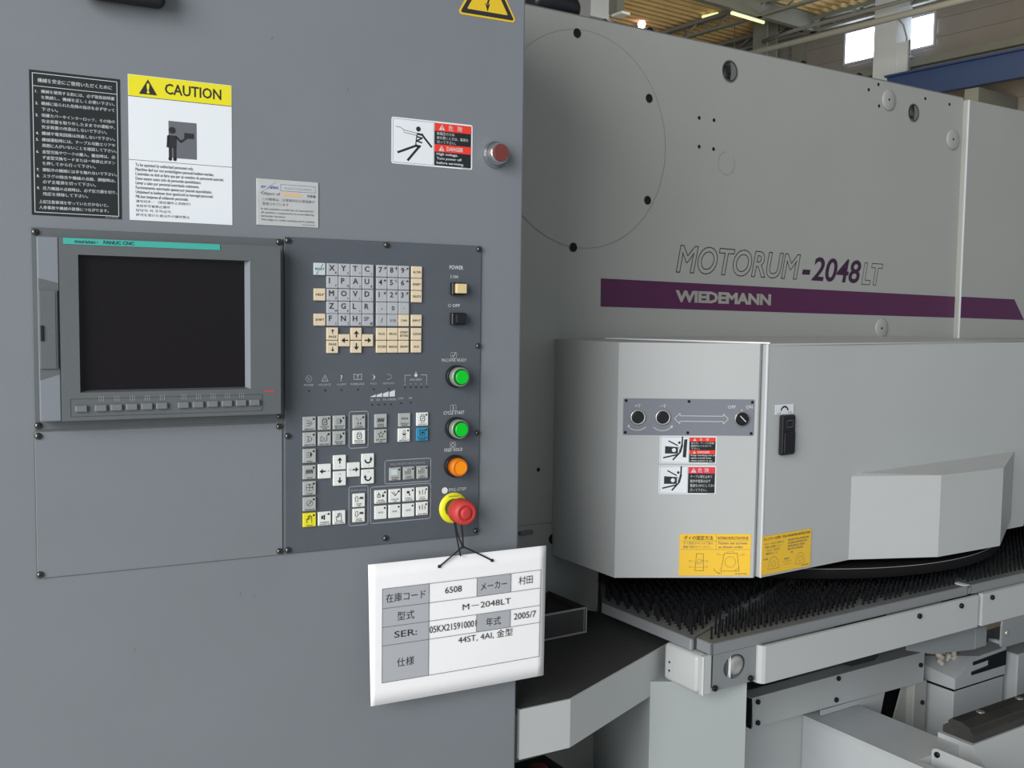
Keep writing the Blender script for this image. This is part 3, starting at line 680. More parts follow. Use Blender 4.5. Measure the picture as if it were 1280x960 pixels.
mkey(c1, za, 'key_silver', 'memory', ('MEMORY',)); mkey(c2, za, 'key_silver', 'lock', ('PUNCH', 'OFF')); mkey(c3, za, 'key_silver', 'bars', ('SINGLE', 'BLOCK'))
mkey(c1, zb, 'key_silver', 'remote', ('REMOTE',)); mkey(c2, zb, 'key_silver', 'frame', ('RESTART',)); mkey(c3, zb, 'key_silver', 'bars', ('BLOCK', 'SKIP'))
mkey(c4, za, 'key_silver', 'clamp', ('X-Y', 'CLAMP')); mkey(c4, zb, 'key_white', 'lock', ('MANUAL', 'PUNCH'), False)
mkey(c5, za, 'key_silver', 'wave', ('FEED', 'RATE'), False); mkey(c5, zb, 'key_silver', 'star', ('LED MODE', 'ON'))
mkey(c6, za, 'key_silver', 'dots', ('PUNCH', 'MODE'), False); mkey(c6-.0005, zb, 'key_white', 'punch', ('X-Y', 'RETRACT'))
mkey(c7, za, 'key_white', 'lock', ('X-Y', 'OUTPUT')); mkey(c7, zb, 'key_blue', 'diamond', ('FIXTURE', 'OPEN'), True, 'blue key')
for z, kd, s in ((1.3018, 'bars', 'MDI'), (1.2792, 'wave', 'JOG'), (1.2570, 'cross', 'STEP'), (1.2350, 'dial', 'HANDLE')): mkey(c1, z, 'key_silver', kd, (s,))
mkey(c1, 1.2130, 'key_yellow', 'hand', ('HAND',), True, 'yellow key'); mkey(c2, 1.2130, 'key_white', 'turret', ('TURRET', 'INDEX IN')); mkey(c3, 1.2130, 'key_white', 'hand', ('HAND', 'ACCESS'), False)
def jog(a, s, off):
    def dr(k):
        d = Vector((math.cos(math.radians(a)), math.sin(math.radians(a))))
        arr(k, d.x*.0030, d.y*.0030, .0082, a, .0019, KY, 'ink', .0044); k.text(s, -d.x*.0052, -d.y*.0060-.0010, .0022, KY, 'ink_soft', al='c')
    return dr
for x, z, a, s in ((c3+.0006, 1.2904, 90, '-Y'), (c3+.0006, 1.2678, 270, '+Y'), (c2, 1.2792, 180, '-X'), (.3518, 1.2790, 0, '+X')): key(x, z, .0185, .0203, 'key_white', jog(a, s, 0))
def rotk(flip):
    def dr(k):
        s = -1 if flip else 1
        k.arc((0, .0012 if not flip else -.0012), .0042, 180, 360, .0020, KY, 'ink', 10)
        k.flat([(.0018*s, .0010), (.0066*s, .0010), (.0042*s, .0058)] if not flip else [(-.0018, -.0012), (-.0066, -.0012), (-.0042, .0030)], KY-.0001, 'ink')
        k.text('-T' if not flip else '+T', .001, -.0078 if not flip else .0058, .0020, KY, 'ink_soft', al='c')
    return dr
key(.3728, 1.2904, .0185, .0203, 'key_white', rotk(False)); key(.3728, 1.2678, .0185, .0203, 'key_white', rotk(True))
mkey(.3598, 1.2350, 'key_white', 'ram_up', ('RAM', 'UP'), False, w=.0178); mkey(.3598, 1.2135, 'key_white', 'ram_down', ('RAM', 'DOWN'), False, w=.0178)
for i, (kd, l) in enumerate((('holder', ('WORK', 'HOLDER')), ('chute', ('CHUTE', 'UP')), ('part', ('PART', 'CHUTE')), ('pins', ('X.C', 'DOWN')))): mkey(.3922+i*.0212, 1.2375, 'key_white', kd, l)
for i in range(3):
    key(.3922+i*.0212, 1.2150, .0182, .0193, 'key_white', lambda k, i=i: (led(k), k.text('AUX%d' % (i+1), -.0005, -.0012, .0026, KY, 'ink_soft', w=.0075, al='c', bold=.01)))
mkey(.3922+3*.0212, 1.2155, 'key_white', 'pins', ('ACK BRG',))
for i, kd in enumerate(('gridt', 'grid4', 'grid9')): mkey(.4138+i*.0210, 1.2688, 'key_silver', kd, (('START', 'PART'), ('UNIT', 'CYCLE'), ('ALL', 'PARTS'))[i], w=.0172, h=.0185)
# -- white printing on the panel: frames, words, symbols
m = MB(); G = 'print_grey'; Wt = 'print_white'
m.ringbox(.3460, .3740, 1.3088, 1.3603, .003, .0009, YP, G); m.ringbox(.3460, .3742, 1.1988, 1.2545, .003, .0009, YP, G)
m.ringbox(.3778, .4700, 1.1995, 1.2518, .003, .0009, YP, G); m.ringbox(.3992, .4700, 1.2548, 1.2885, .003, .0009, YP, G)
m.text('RAM JOG', .3600, 1.2475, .0026, YP, G, w=.021, al='c', bold=.014); m.text('MULTIPARTS PROCESSING', .4346, 1.2810, .0030, YP, G, w=.053, al='c', bold=.014, spacing=1.18)
lz = 1.4060
for x, s, ww in ((.2888, 'POWER', .0135), (.3115, 'MESSAGE', .0175), (.3348, 'ALARM', .0135), (.3585, 'INTERLOCK', .020), (.3818, 'MDI', .009), (.4045, 'MEMORY', .018)): m.text(s, x, lz-.0085, .0028, YP, G, w=ww, al='c', bold=.014)
m.arc((.2888, lz+.0015), .0042, 0, 360, .0006, YP, G); m.poly([(.2868, lz+.003), (.2905, lz+.001), (.2868, lz-.0005)], .0006, YP, G)
m.poly([(.3070, lz-.0022), (.3160, lz-.0022), (.3115, lz+.0062)], .0008, YP, G, True); m.text('!', .3115, lz-.0014, .0040, YP, G, al='c', bold=.014)
m.text('?', .3348, lz-.0025, .0085, YP, Wt, al='c'); m.poly([(.3530, lz-.001), (.3530, lz+.007), (.3570, lz+.006), (.3600, lz+.006), (.3642, lz+.007), (.3642, lz-.001), (.3600, lz-.0005), (.3570, lz-.0005)], .0010, YP, G, True); m.text('?', .3586, lz, .0056, YP, Wt, al='c')
m.poly([(.3795, lz+.0055), (.3815, lz+.0055), (.3840, lz+.002), (.3815, lz-.0015), (.3795, lz-.0015)], .0006, YP, G); m.flat([(.3818, lz+.006), (.3848, lz+.002), (.3818, lz-.002)], YP, Wt)
m.arc((.4048, lz+.0022), .0036, -90, 90, .0007, YP, G); m.line((.4020, lz+.0058), (.4048, lz+.0058), .0007, YP, G); m.line((.4020, lz-.0014), (.4048, lz-.0014), .0007, YP, G)
m.poly([(.4290, lz-.0060), (.4290, lz+.0040), (.4380, lz+.0040)], .0008, YP, G); m.poly([(.4535, lz+.0040), (.4625, lz+.0040), (.4625, lz-.0060)], .0008, YP, G)
m.disc((.4458, lz+.0038), .0025, YP, Wt); m.line((.4458, lz+.004), (.4458, lz+.0085), .0010, YP, Wt); m.text('AXIS ZERO', .4458, lz-.0040, .0030, YP, G, w=.019, al='c', bold=.014)
for i, s in enumerate('XYTCV'): m.text(s, .4290+i*.00838, lz-.0105, .0026, YP, G, al='c', bold=.014)
for i in range(4):
    x0 = .3768+i*.0096; m.flat([(x0, 1.3800), (x0+.0082, 1.3800), (x0+.0082, 1.3825+.0019*(i+.6)), (x0, 1.3812+.0019*(i-.2) if i else 1.3803)], YP, Wt)
for i, (s, ww) in enumerate((('25', .0050), ('50', .0050), ('75', .0050), ('100%', .0125))): m.text(s, .3788+i*.0094 + (.0005 if i < 3 else .0025), 1.3745, .0028, YP, G, w=ww, al='c', bold=.014)
m.text('LOW', .4232, 1.3755, .0030, YP, G, w=.0080, al='c', bold=.014); m.text('HI', .4375, 1.3758, .0030, YP, G, w=.0045, al='c', bold=.014)
m.text('POWER', .5080, 1.5630, .0056, YP, Wt, w=.0218, al='c', bold=.014); m.line((.4995, 1.5500), (.4995, 1.5548), .0008, YP, Wt); m.text('ON', .5025, 1.5502, .0042, YP, Wt, w=.0080, bold=.014)
m.arc((.4975, 1.5105), .0020, 0, 360, .0006, YP, Wt, 10); m.text('OFF', .5022, 1.5085, .0042, YP, Wt, w=.0120, bold=.014)
def wbox(cx, cz, kind):
    m.ringbox(cx-.0045, cx+.0045, cz-.0042, cz+.0042, .0008, .0007, YP, G)
    if kind == 0: m.poly([(cx-.002, cz), (cx-.0005, cz-.002), (cx+.003, cz+.004)], .0008, YP, Wt)
    if kind == 1: m.line((cx, cz-.0028), (cx, cz+.0028), .0008, YP, Wt)
    if kind == 2: m.arc((cx, cz), .0026, 0, 360, .0008, YP, Wt, 10)
wbox(.5050, 1.4378, 0); m.text('MACHINE READY', .5060, 1.4285, .0048, YP, Wt, w=.0400, al='c', bold=.014, spacing=1.18)
wbox(.5050, 1.3608, 1); m.text('CYCLE START', .5062, 1.3512, .0048, YP, Wt, w=.0330, al='c', bold=.014, spacing=1.18)
wbox(.5050, 1.3058, 2); m.text('FEED HOLD', .5060, 1.2965, .0046, YP, Wt, w=.0290, al='c', bold=.014, spacing=1.18)
m.disc((.4925, 1.2390), .0048, YP, 'key_white', 20); m.text('EMG-STOP', .4990, 1.2370, .0048, YP, Wt, w=.0280, bold=.014, spacing=1.18)
part('printed_legend', m, op, 'white printed words and symbols', kind='stuff')
ledm = MB(); ledm.lathe([(.0012, 0), (.0012, .0006), (.0006, .0009)], (0, 0, 0), OUT, 'ink', 8); LED = ledm.mesh('indicator_light')
for x, z in [(x, 1.3910) for x in (.2888, .3115, .3348, .3585, .3818, .4045)] + [(.4290+i*.00838, 1.3925) for i in range(5)] + [(.3796+i*.0094, 1.3690) for i in range(4)] + [(.4232, 1.3700), (.4375, 1.3705)]: shared(LED, 'indicator_light', op, (x, VP, z))
# rocker buttons
def sqbutton(x, z, mt, lab):
    k = MB(); k.box(-.0118, .0105, -.010, -.0001, -.0092, .0086, 'plastic_black', .0012); b = part('push_button', k, op, lab, at=(x, VP, z))
    k = MB(); k.box(-.0085, .0085, -.017, -.0101, -.0070, .0070, mt, .0015, 2); part('cap', k, b, at=(x, VP, z))
sqbutton(.5095, 1.5350, 'button_ivory', 'square ivory power-on button'); sqbutton(.5095, 1.4915, 'plastic_black', 'square black power-off button')
def rbutton(x, z, lens, dark, ring, lab):
    k = MB(); k.lathe([(.0165, 0), (.0165, .006), (.0160, .007)], (0, 0, 0), OUT, 'plastic_black', 28); b = part('push_button', k, op, lab, at=(x, VP, z))
    if ring:
        k = MB(); k.lathe([(.0135, .0071), (.0142, .010), (.0142, .0175), (.0135, .0195), (.0118, .020), (.0116, .014)], (0, 0, 0), OUT, 'silver_ring', 28); part('ring', k, b, at=(x, VP, z))
        k = MB(); k.lathe([(.0114, .0125), (.0114, .0200), (.0102, .0235), (.0098, .0242), (.0090, .0246)], (0, 0, 0), OUT, lens, 28, mts=[dark, dark, lens, lens, lens]); part('lens', k, b, at=(x, VP, z))
    else:
        k = MB(); k.lathe([(.0135, .0071), (.0135, .0180), (.0120, .0215), (.0100, .0225), (.0094, .0215), (.0090, .0215)], (0, 0, 0), OUT, dark, 28, mts=[dark, dark, dark, dark, lens, lens]); part('lens', k, b, at=(x, VP, z))
rbutton(.5085, 1.4070, 'lens_green', 'green_dark', True, 'green machine ready button with silver ring'); rbutton(.5085, 1.3308, 'lens_green', 'green_dark', True, 'green cycle start button with silver ring'); rbutton(.5075, 1.2748, 'lens_orange', 'orange_dark', False, 'orange feed hold button')
k = MB(); ex, ez = .5065, 1.2122
k.lathe([(.0228, 0), (.0228, .0012), (.0135, .0013)], (0, 0, 0), OUT, 'ring_yellow', 36)
for i in range(3): k.text(('EMERGENCY', 'STOP', 'STOP')[i] if i == 0 else '', 0, .0165, .0022, -.0017, 'ink_soft', w=.016, al='c')
es = part('emergency_stop', k, op, 'red mushroom emergency stop on a yellow ring', at=(ex, VP, ez))
k = MB(); k.lathe([(.0138, .0014), (.0138, .014), (.0125, .018)], (0, 0, 0), OUT, 'plastic_black', 28); part('collar', k, es, at=(ex, VP, ez))
k = MB(); k.lathe([(.0150, .0181), (.0182, .021), (.0186, .036), (.0178, .043), (.0150, .0468), (.0112, .0474), (.0108, .0468), (.0088, .0468), (.0085, .0476), (.004, .048)], (0, 0, 0), OUT, 'stop_red', 36, mts=['stop_red']*5+['stop_red_mark']*2+['stop_red']*3); part('cap', k, es, at=(ex, VP, ez))

# ================================================================== HANGING CARD
vc = -.030
cd = thing('information_card', 'white laminated card with a table of codes, hung from the emergency stop', 'sign', CAB, (.5, vc, .944))
m = MB(); nx, nz = 24, 10; x0, x1, z0, z1 = .3655, .6505, .9440, 1.1475
def cy(x, z):
    a = (x-x0)/(x1-x0); b = (z-z0)/(z1-z0); return vc - .0015*math.sin(a*math.pi) + .002*(1-b)*a
vv = []; fs = []
for j in range(nz+1):
    for i in range(nx+1):
        x = x0+(x1-x0)*i/nx; z = z0+(z1-z0)*j/nz; x += (.0045*(1-j/nz) if i == 0 else 0); vv.append((x, cy(x, z), z))
for j in range(nz):
    for i in range(nx): a = j*(nx+1)+i; fs.append((a, a+1, a+nx+2, a+nx+1))
N1 = len(vv); vv += [(x, y+.0009, z) for x, y, z in vv]; fs += [tuple(N1+i for i in f[::-1]) for f in fs]
for i in range(nx): fs.append((i+1, i, N1+i, N1+i+1)); a = nz*(nx+1)+i; fs.append((a, a+1, N1+a+1, N1+a))
for j in range(nz): a = j*(nx+1); b = a+nx+1; fs.append((a, b, N1+b, N1+a)); a += nx; b += nx; fs.append((b, a, N1+a, N1+b))
m.add(vv, fs, 'card_white', True); part('sheet', m, cd)
m = MB(); q = 'ink'
tx = [.3860, .4568, .5330, .5896, .6415]; tz = [1.1110, 1.0827, 1.0557, 1.0290, .9757]
def crect(a, b, c, d, mt):
    n_ = 8
    for i in range(n_):
        xa = a+(b-a)*i/n_; xb = a+(b-a)*(i+1)/n_
        m.add([(xa, cy(xa, c)-.0006, c), (xb, cy(xb, c)-.0006, c), (xb, cy(xb, d)-.0006, d), (xa, cy(xa, d)-.0006, d)], [(0, 1, 2, 3)], mt)
crect(tx[0], tx[1], tz[4], tz[0], 'card_grey'); crect(tx[2], tx[3], tz[1], tz[0], 'card_grey'); crect(tx[2], tx[3], tz[3], tz[2], 'card_grey')
def warp(sub):   # drapes flat print over the gently curved sheet
    for i in range(len(sub.v)): v = sub.v[i]; sub.v[i] = Vector((v.x, cy(v.x, v.z)+v.y, v.z))
    m.add(sub.v, sub.f, None); del m.m[-len(sub.f):]; m.m += sub.m
s_ = MB()
def seg(a, b, n_=10):
    for i in range(n_):
        p = Vector(a).lerp(Vector(b), i/n_); r_ = Vector(a).lerp(Vector(b), (i+1)/n_); s_.line(tuple(p), tuple(r_), .0007, -.0010, 'ink_soft')
for z in (tz[0], tz[1], tz[2], tz[3], tz[4]): seg((tx[0], z), (tx[4], z))
seg((tx[0], tz[4]), (tx[0], tz[0])); seg((tx[1], tz[4]), (tx[1], tz[0])); seg((tx[4], tz[4]), (tx[4], tz[0]))
seg((tx[2], tz[1]), (tx[2], tz[0])); seg((tx[2], tz[3]), (tx[2], tz[2])); seg((tx[3], tz[1]), (tx[3], tz[0])); seg((tx[3], tz[3]), (tx[3], tz[2]))
for s, x, z, h, ww, hs in (('在庫コード', .4214, 1.0915, .0118, .0600, .85), ('型式', .4214, 1.0638, .0118, .0260, .85), ('SER:', .4214, 1.0385, .0092, .0345, .70), ('仕様', .4214, .9965, .0118, .0265, .85),
    ('6508', .4950, 1.0935, .0092, .0265, .70), ('メーカー', .5612, 1.0915, .0118, .0440, .85), ('村田', .6150, 1.0930, .0118, .0240, .85), ('M－2048LT', .5500, 1.0652, .0088, .0800, .70), ('05KX215910001', .4952, 1.0380, .0098, .0745, .70), ('年式', .5612, 1.0365, .0118, .0250, .85), ('2005/7', .6150, 1.0392, .0096, .0385, .70), ('44ST, 4AI, 金型', .5488, 1.0165, .0090, .0905, .70)):
    s_.text(s, x, z, h, -.0010, 'ink', w=ww, al='c', bold=.004, hs=hs, res=3)
for x in (.4722, .5571): s_.disc((x, 1.1345), .0026, -.0011, 'hole_black', 14)
warp(s_); part('printed_table', m, cd, kind='stuff')
# cord from the stop button to the two holes
t = thing('cord', 'thin black cord looped round the emergency stop, holding the card', 'cord', CAB, (ex, -.03, 1.13))
m = MB(); loop = []
for i in range(25):
    a = math.radians(-90+360*i/24); loop.append((ex+.0152*math.cos(a), -.0200, ez+.0152*math.sin(a)))
m.tube(loop, .0011, 'cord_black', 6)
def bez(a, b, c, n_=10): a, b, c = Vector(a), Vector(b), Vector(c); return [a*(1-t_)**2 + b*2*t_*(1-t_) + c*t_*t_ for t_ in [i/n_ for i in range(n_+1)]]
kn = (.5080, -.0350, 1.1605)
m.tube(bez((ex-.004, -.0200, ez-.0146), (.500, -.028, 1.18), kn), .0013, 'cord_black', 6); m.tube(bez((ex+.004, -.0200, ez-.0146), (.511, -.03, 1.18), kn), .0013, 'cord_black', 6); m.tube(bez((ex-.006, -.0200, ez-.0140), (.4995, -.028, 1.18), (.5035, -.0375, 1.1475)), .0012, 'cord_black', 6)
part('loop', m, t)
m = MB(); m.tube(bez(kn, (.487, -.037, 1.147), (.4722, cy(.4722, 1.1345)-.0012, 1.1345)), .0012, 'cord_black', 6); m.tube(bez(kn, (.53, -.037, 1.150), (.5571, cy(.5571, 1.1345)-.0012, 1.1345)), .0012, 'cord_black', 6); m.lathe([(.0008, 0), (.0024, .001), (.0026, .003), (.0008, .005)], (kn[0], kn[1]+.002, kn[2]), OUT, 'cord_black', 10)
for x in (.4722, .5571): m.lathe([(.0006, 0), (.0022, .0008), (.0022, .0022), (.0008, .0034)], (x, cy(x, 1.1345)-.0004, 1.1345), OUT, 'cord_black', 10)
part('tail', m, t)

# ================================================================== PUNCH PRESS
BY = .12
pp = thing('punch_press', 'large white turret punch press with purple stripe, behind the grey cabinet', 'machine', MAC, (.4, .12, 0))
m = MB(); m.box(-.50, .090, BY, .95, 0, 2.105, 'machine_paint'); m.box(.0901, 1.322, BY, .95, 1.03, 2.105, 'machine_paint'); m.box(-.5, 1.322, BY+.004, .95, 2.1051, 2.109, 'edge_grey')
part('frame_body', m, pp)
m = MB(); m.box(1.3225, 2.60, .104, .95, 1.445, 2.100, 'machine_paint', .004, 2); m.box(1.3225, 2.6, BY+.01, .95, 1.03, 1.4445, 'machine_paint')
m.box(1.3223, 1.3262, .1032, .1045, 1.446, 2.098, 'label_white')
part('rear_cover', m, pp, 'cover panel standing proud, right of the seam')
m = MB(); m.box(.0901, 2.6, .945, .96, .0, 1.03, 'black_and_shade'); part('throat_wall', m, pp)  # near-black sheet stands in for the unlit depth of the throat
# stripe and its maker lettering
m = MB(); ys = BY-.0006
m.flat([(.0815, 1.5172), (1.3224, 1.5047), (1.3224, 1.5632), (.0810, 1.5765)], ys, 'stripe_purple'); m.flat([(1.3224, 1.5047), (1.640, 1.5010), (1.585, 1.5605), (1.3224, 1.5632)], .1036, 'stripe_purple')
m.text('WIEDEMANN', .2900, 1.5320, .0240, ys-.0006, 'cream_letter', w=.3030, bold=.045, slope=-.010, spacing=.95)
part('stripe', m, pp, 'long purple stripe with white WIEDEMANN lettering')
m = MB()
m.text('MOTORUM', .2900, 1.5985, .0580, ys, 'logo_purple', w=.4020, shear=.22, outline=.011, slope=-.012, spacing=1.0, res=4, fat=.018)
m.text('-', .6985, 1.5930, .0560, ys, 'logo_purple', w=.0300, bold=.03, shear=.2)
m.text('2048', .7330, 1.5925, .0560, ys, 'logo_purple', w=.1850, bold=.018, shear=.20, slope=-.012, res=4)
m.text('LT', .9215, 1.5890, .0520, ys, 'logo_purple', w=.0840, shear=.2, outline=.010, slope=-.012, res=4, fat=.03)
part('lettering', m, pp, 'purple model lettering above the stripe')
# big round inspection disc and its plugs
m = MB(); m.lathe([(.220, 0), (.220, .0008)], (.030, BY-.0001, 1.858), OUT, 'machine_paint', 96, mts=['machine_paint', 'machine_paint']); part('disc_cover', m, pp)
m = MB(); m.arc((.030, 1.858), .2205, 0, 360, .0009, BY-.0011, 'seam_grey', 90); part('seam_ring', m, pp)
def plug(x, z, r=.0095):
    k = MB(); k.lathe([(r, 0), (r, .0012), (r*.75, .0014), (r*.7, .0008)], (0, 0, 0), OUT, 'screw_black', 16, mts=['edge_grey', 'hole_black', 'hole_black', 'hole_black']); part('hole_plug', k, pp, at=(x, BY-.0008, z))
for x, z in ((.007, 2.070), (.201, 1.964), (.203, 1.748), (.007, 1.638)): plug(x, z)
plug(-.032, 1.033, .011)
for x, z in ((.348, 1.940), (.393, 1.940), (.350, 1.877), (.394, 1.876), (-.071, 1.181), (.063, 1.180), (.922, 2.076), (.965, 2.041), (1.153, 2.083), (1.259, 2.081), (.596, 1.4475), (.646, 1.4475), (.959, 2.094)):
    k = MB(); k.lathe([(.0042, 0), (.0042, .0006), (.002, .0007)], (0, 0, 0), OUT, 'hole_black', 10); part('small_hole', k, pp, at=(x, BY-.0001, z))
m = MB(); m.arc((.436, 1.848), .026, 100, 400, .0009, BY-.0004, 'seam_grey', 24); part('scribed_circle', m, pp)
# port holes: flat black bore, lit inner wall painted as a grey crescent
def port(x, z, r):
    k = MB(); k.lathe([(r*1.12, 0), (r*1.12, .0010), (r, .0012), (r*.97, -.0)], (0, 0, 0), OUT, 'machine_paint', 28, mts=['machine_paint', 'edge_grey', 'hole_black', 'hole_black'])
    h = part('port_hole', k, pp, at=(x, BY-.0001, z))
    k = MB(); k.flat([(r*.9*math.cos(math.radians(a)), r*.9*math.sin(math.radians(a))) for a in range(-80, 90, 10)] + [(r*.15*math.cos(math.radians(a)), r*.8*math.sin(math.radians(a))) for a in range(80, -90, -10)], -.0006, 'edge_grey'); part('lit_crescent', k, h, at=(x, BY-.0008, z))
port(.437, 2.054, .0225); port(1.105, 2.040, .0215)
def cap(x, z, r):
    k = MB(); k.lathe([(r, 0), (r, .002), (r*.86, .0042), (r*.2, .0048)], (0, 0, 0), OUT, 'machine_paint', 28); c_ = part('round_cap', k, pp, at=(x, BY-.0001, z))
    k = MB(); k.lathe([(.003, 0), (.003, .0008)], (0, 0, 0), OUT, 'screw_black', 8); part('cap_screw', k, c_, at=(x-.004, BY-.0050, z))
cap(1.002, 2.060, .027); cap(1.280, 1.989, .028); cap(1.008, 1.4745, .026)
m = MB(); m.line((-.35, 1.070), (.006, 1.0675), .0010, BY-.0003, 'ink_soft'); part('seam_line', m, pp)
m = MB(); m.box(-.118, -.085, BY-.008, BY, 1.050, 1.058, 'edge_grey', .002); part('latch', m, pp)
m = MB(); m.box(.0902, .1015, BY-.010, BY+.03, .95, 1.045, 'machine_paint', .001); part('corner_strip', m, pp)
# things on top of the press
t = thing('hoist_motor', 'black rounded motor lying on top of the white press', 'motor', MAC, (.0, .3, 2.109))
m = MB(); m.lathe([(.018, 0), (.026, .01), (.026, .105), (.018, .115)], (-.075, .17, 2.133), (1, 0, 0), 'plastic_black', 20); part('housing', m, t)
m = MB(); m.box(-.07, .035, .15, .19, 2.1095, 2.112, 'screw_black'); part('base', m, t)
t = thing('hose_bundle', 'small mottled heap of hoses on the press next to the motor', 'hose', MAC, (.1, .2, 2.109))
for i in range(4):
    m = MB(); m.tube([(.09+.02*i, .19, 2.116), (.11+.015*i, .20, 2.128+.003*i), (.135+.01*i, .22, 2.122), (.15+.01*i, .25, 2.116)], .006, ('steel_dark', 'leaf_dark', 'rubber_mat', 'tray_rim')[i]); part('hose', m, t)
for x, l in ((.235, 'black lifting eye bolt on the press top next to the hoses'), (.725, 'tiny dark lifting eye bolt halfway along the press top'), (.935, 'dark lifting eye bolt on the press top by the pale column')):
    k = MB(); k.cyl((x, .16, 2.109), (x, .16, 2.116), .012, 'screw_black', 12)
    pts = [(x+.009*math.cos(math.radians(a)), .16, 2.119+.006*math.sin(math.radians(a))) for a in range(-90, 271, 30)]; k.tube(pts, .003, 'screw_black', 6)
    solo('eye_bolt', k, MAC, (x, .16, 2.109), l, 'bolt')

# ================================================================== TURRET COVER
tc_ = thing('turret_cover', 'white faceted turret cover with hinged door, above the brush table', 'cover', MAC, (.5, -.2, 1.0))
P0, P1, P2 = (-.034, BY-.001), (-.036, -.091), (.203, -.229)
g = Vector((P2[0]-P1[0], P2[1]-P1[1])).normalized(); fa = math.atan2(g.y, g.x)       # front facet direction
nf = Vector((g.y, -g.x))                                                               # its outward normal
m = MB(); m.prism([P0, P1, (.196, -.2250), (.203, -.2225), (.2065, -.214), (.2085, .0), (.2085, BY-.001)], 1.0, 1.449, 'cover_paint')
part('front_panel', m, tc_)
FM = Matrix.Translation((P1[0], P1[1], 0)) @ Matrix.Rotation(fa, 4, 'Z')
FF = Frame((0, 0, 0), 0)
def fpart(name, mb, parent, label=None):
    mb.v = [FM @ v for v in mb.v]; return part(name, mb, parent, label)
m = MB(); m.prism([(.02, .03), (.5, .03), (.5, BY-.001), (.02, BY-.001)], .999, .9995, 'black_and_shade')
# door: its own plane turned slightly
D0, D1, D2 = (.2105, -.2305), (.474, -.2225), (1.085, -.2110)
m = MB(); m.prism([(.2105, -.2305), (.474, -.2225), (1.138, -.212), (1.138, -.192), (.226, -.212), (.226, .0), (.2105, .0)], .9995, 1.4485, 'cover_paint')
m.box(.224, 1.138, -.212, BY-.002, 1.440, 1.4484, 'cover_paint'); m.box(1.1100, 1.138, -.212, BY-.002, 1.0, 1.44, 'cover_paint')
m.box(.2095, .2125, -.2318, -.2290, .9995, 1.4485, 'label_white')
door = part('door', m, tc_)
m = MB(); m.box(.0, 1.115, -.10, BY-.003, 1.00, 1.006, 'black_and_shade'); part('inner_floor', m, tc_)  # underside coloured near-black for the shade beneath the cover
m = MB(); m.add([(.06, .118, 1.4495), (.2085, -.2300, 1.4495), (.2145, -.2310, 1.4460), (1.139, -.2130, 1.4500), (1.139, .118, 1.4530), (.36, .118, 1.4530)], [(0, 1, 2, 3, 4, 5)], 'cover_paint')
m.prism([(.08, .1), (.19, -.200), (.214, -.2315), (.2155, -.2318), (.2155, -.226), (.12, .1)], 1.4492, 1.4522, 'label_white')
part('roof_lip', m, tc_)
m = MB(); m.box(1.1385, 2.4, -.205, .11, 1.0, 1.446, 'cover_paint', .002); part('side_door', m, tc_)
# bulge
zb, zt = 1.0, 1.174
A_, B_, C_, E_ = (.474, -.2210), (.664, -.302), (.881, -.308), (1.081, -.2135)
m = MB()
vv = [(A_[0], A_[1], zb), (B_[0], B_[1], zb), (C_[0], C_[1], zb), (E_[0]-.12, E_[1], zb), (A_[0], A_[1], zt), (B_[0], B_[1], zt), (C_[0], C_[1], zt+.0), (E_[0], E_[1], zt+.012), (.50, -.2195, zt+.005), (E_[0], E_[1], zb+.025)]
m.add(vv, [(0, 1, 5, 4), (1, 2, 6, 5), (2, 9, 7, 6), (2, 3, 9), (4, 5, 6, 7, 8), (3, 2, 1, 0)], 'cover_paint')
part('bulge', m, tc_, 'wedge shaped bulge low on the cover door')
# latch handle and sticker on the door
da = math.atan2(D1[1]-D0[1], D1[0]-D0[0]); DM = Matrix.Translation((.2065, -.2312, 0)) @ Matrix.Rotation(da, 4, 'Z')
def dpart(name, mb, parent, label=None):
    mb.v = [DM @ v for v in mb.v]; return part(name, mb, parent, label)
m = MB(); m.box(.0400, .0785, -.0115, -.0006, 1.2345, 1.3125, 'knob_black', .004, 3); m.box(.0440, .0745, -.0150, -.0110, 1.2380, 1.2800, 'knob_black', .002, 2); m.rect(.050, .069, 1.289, 1.302, -.0118, 'plastic_black')
m.ringbox(.050, .069, 1.289, 1.302, .002, .0008, -.0120, 'edge_grey'); dpart('latch', m, door, 'black latch handle')
m = MB(); m.box(.0290, .0820, -.0012, -.0006, 1.3130, 1.3325, 'label_white'); m.arc((.0555, 1.3175), .0105, 20, 160, .0032, -.0015, 'ink', 10); m.text('CLOSE', .0350, 1.3145, .0025, -.0015, 'ink_soft', w=.010); m.text('OPEN', .0665, 1.3150, .0025, -.0015, 'ink_soft', w=.010)
dpart('latch_label', m, door, 'small white sticker with a curved arrow')
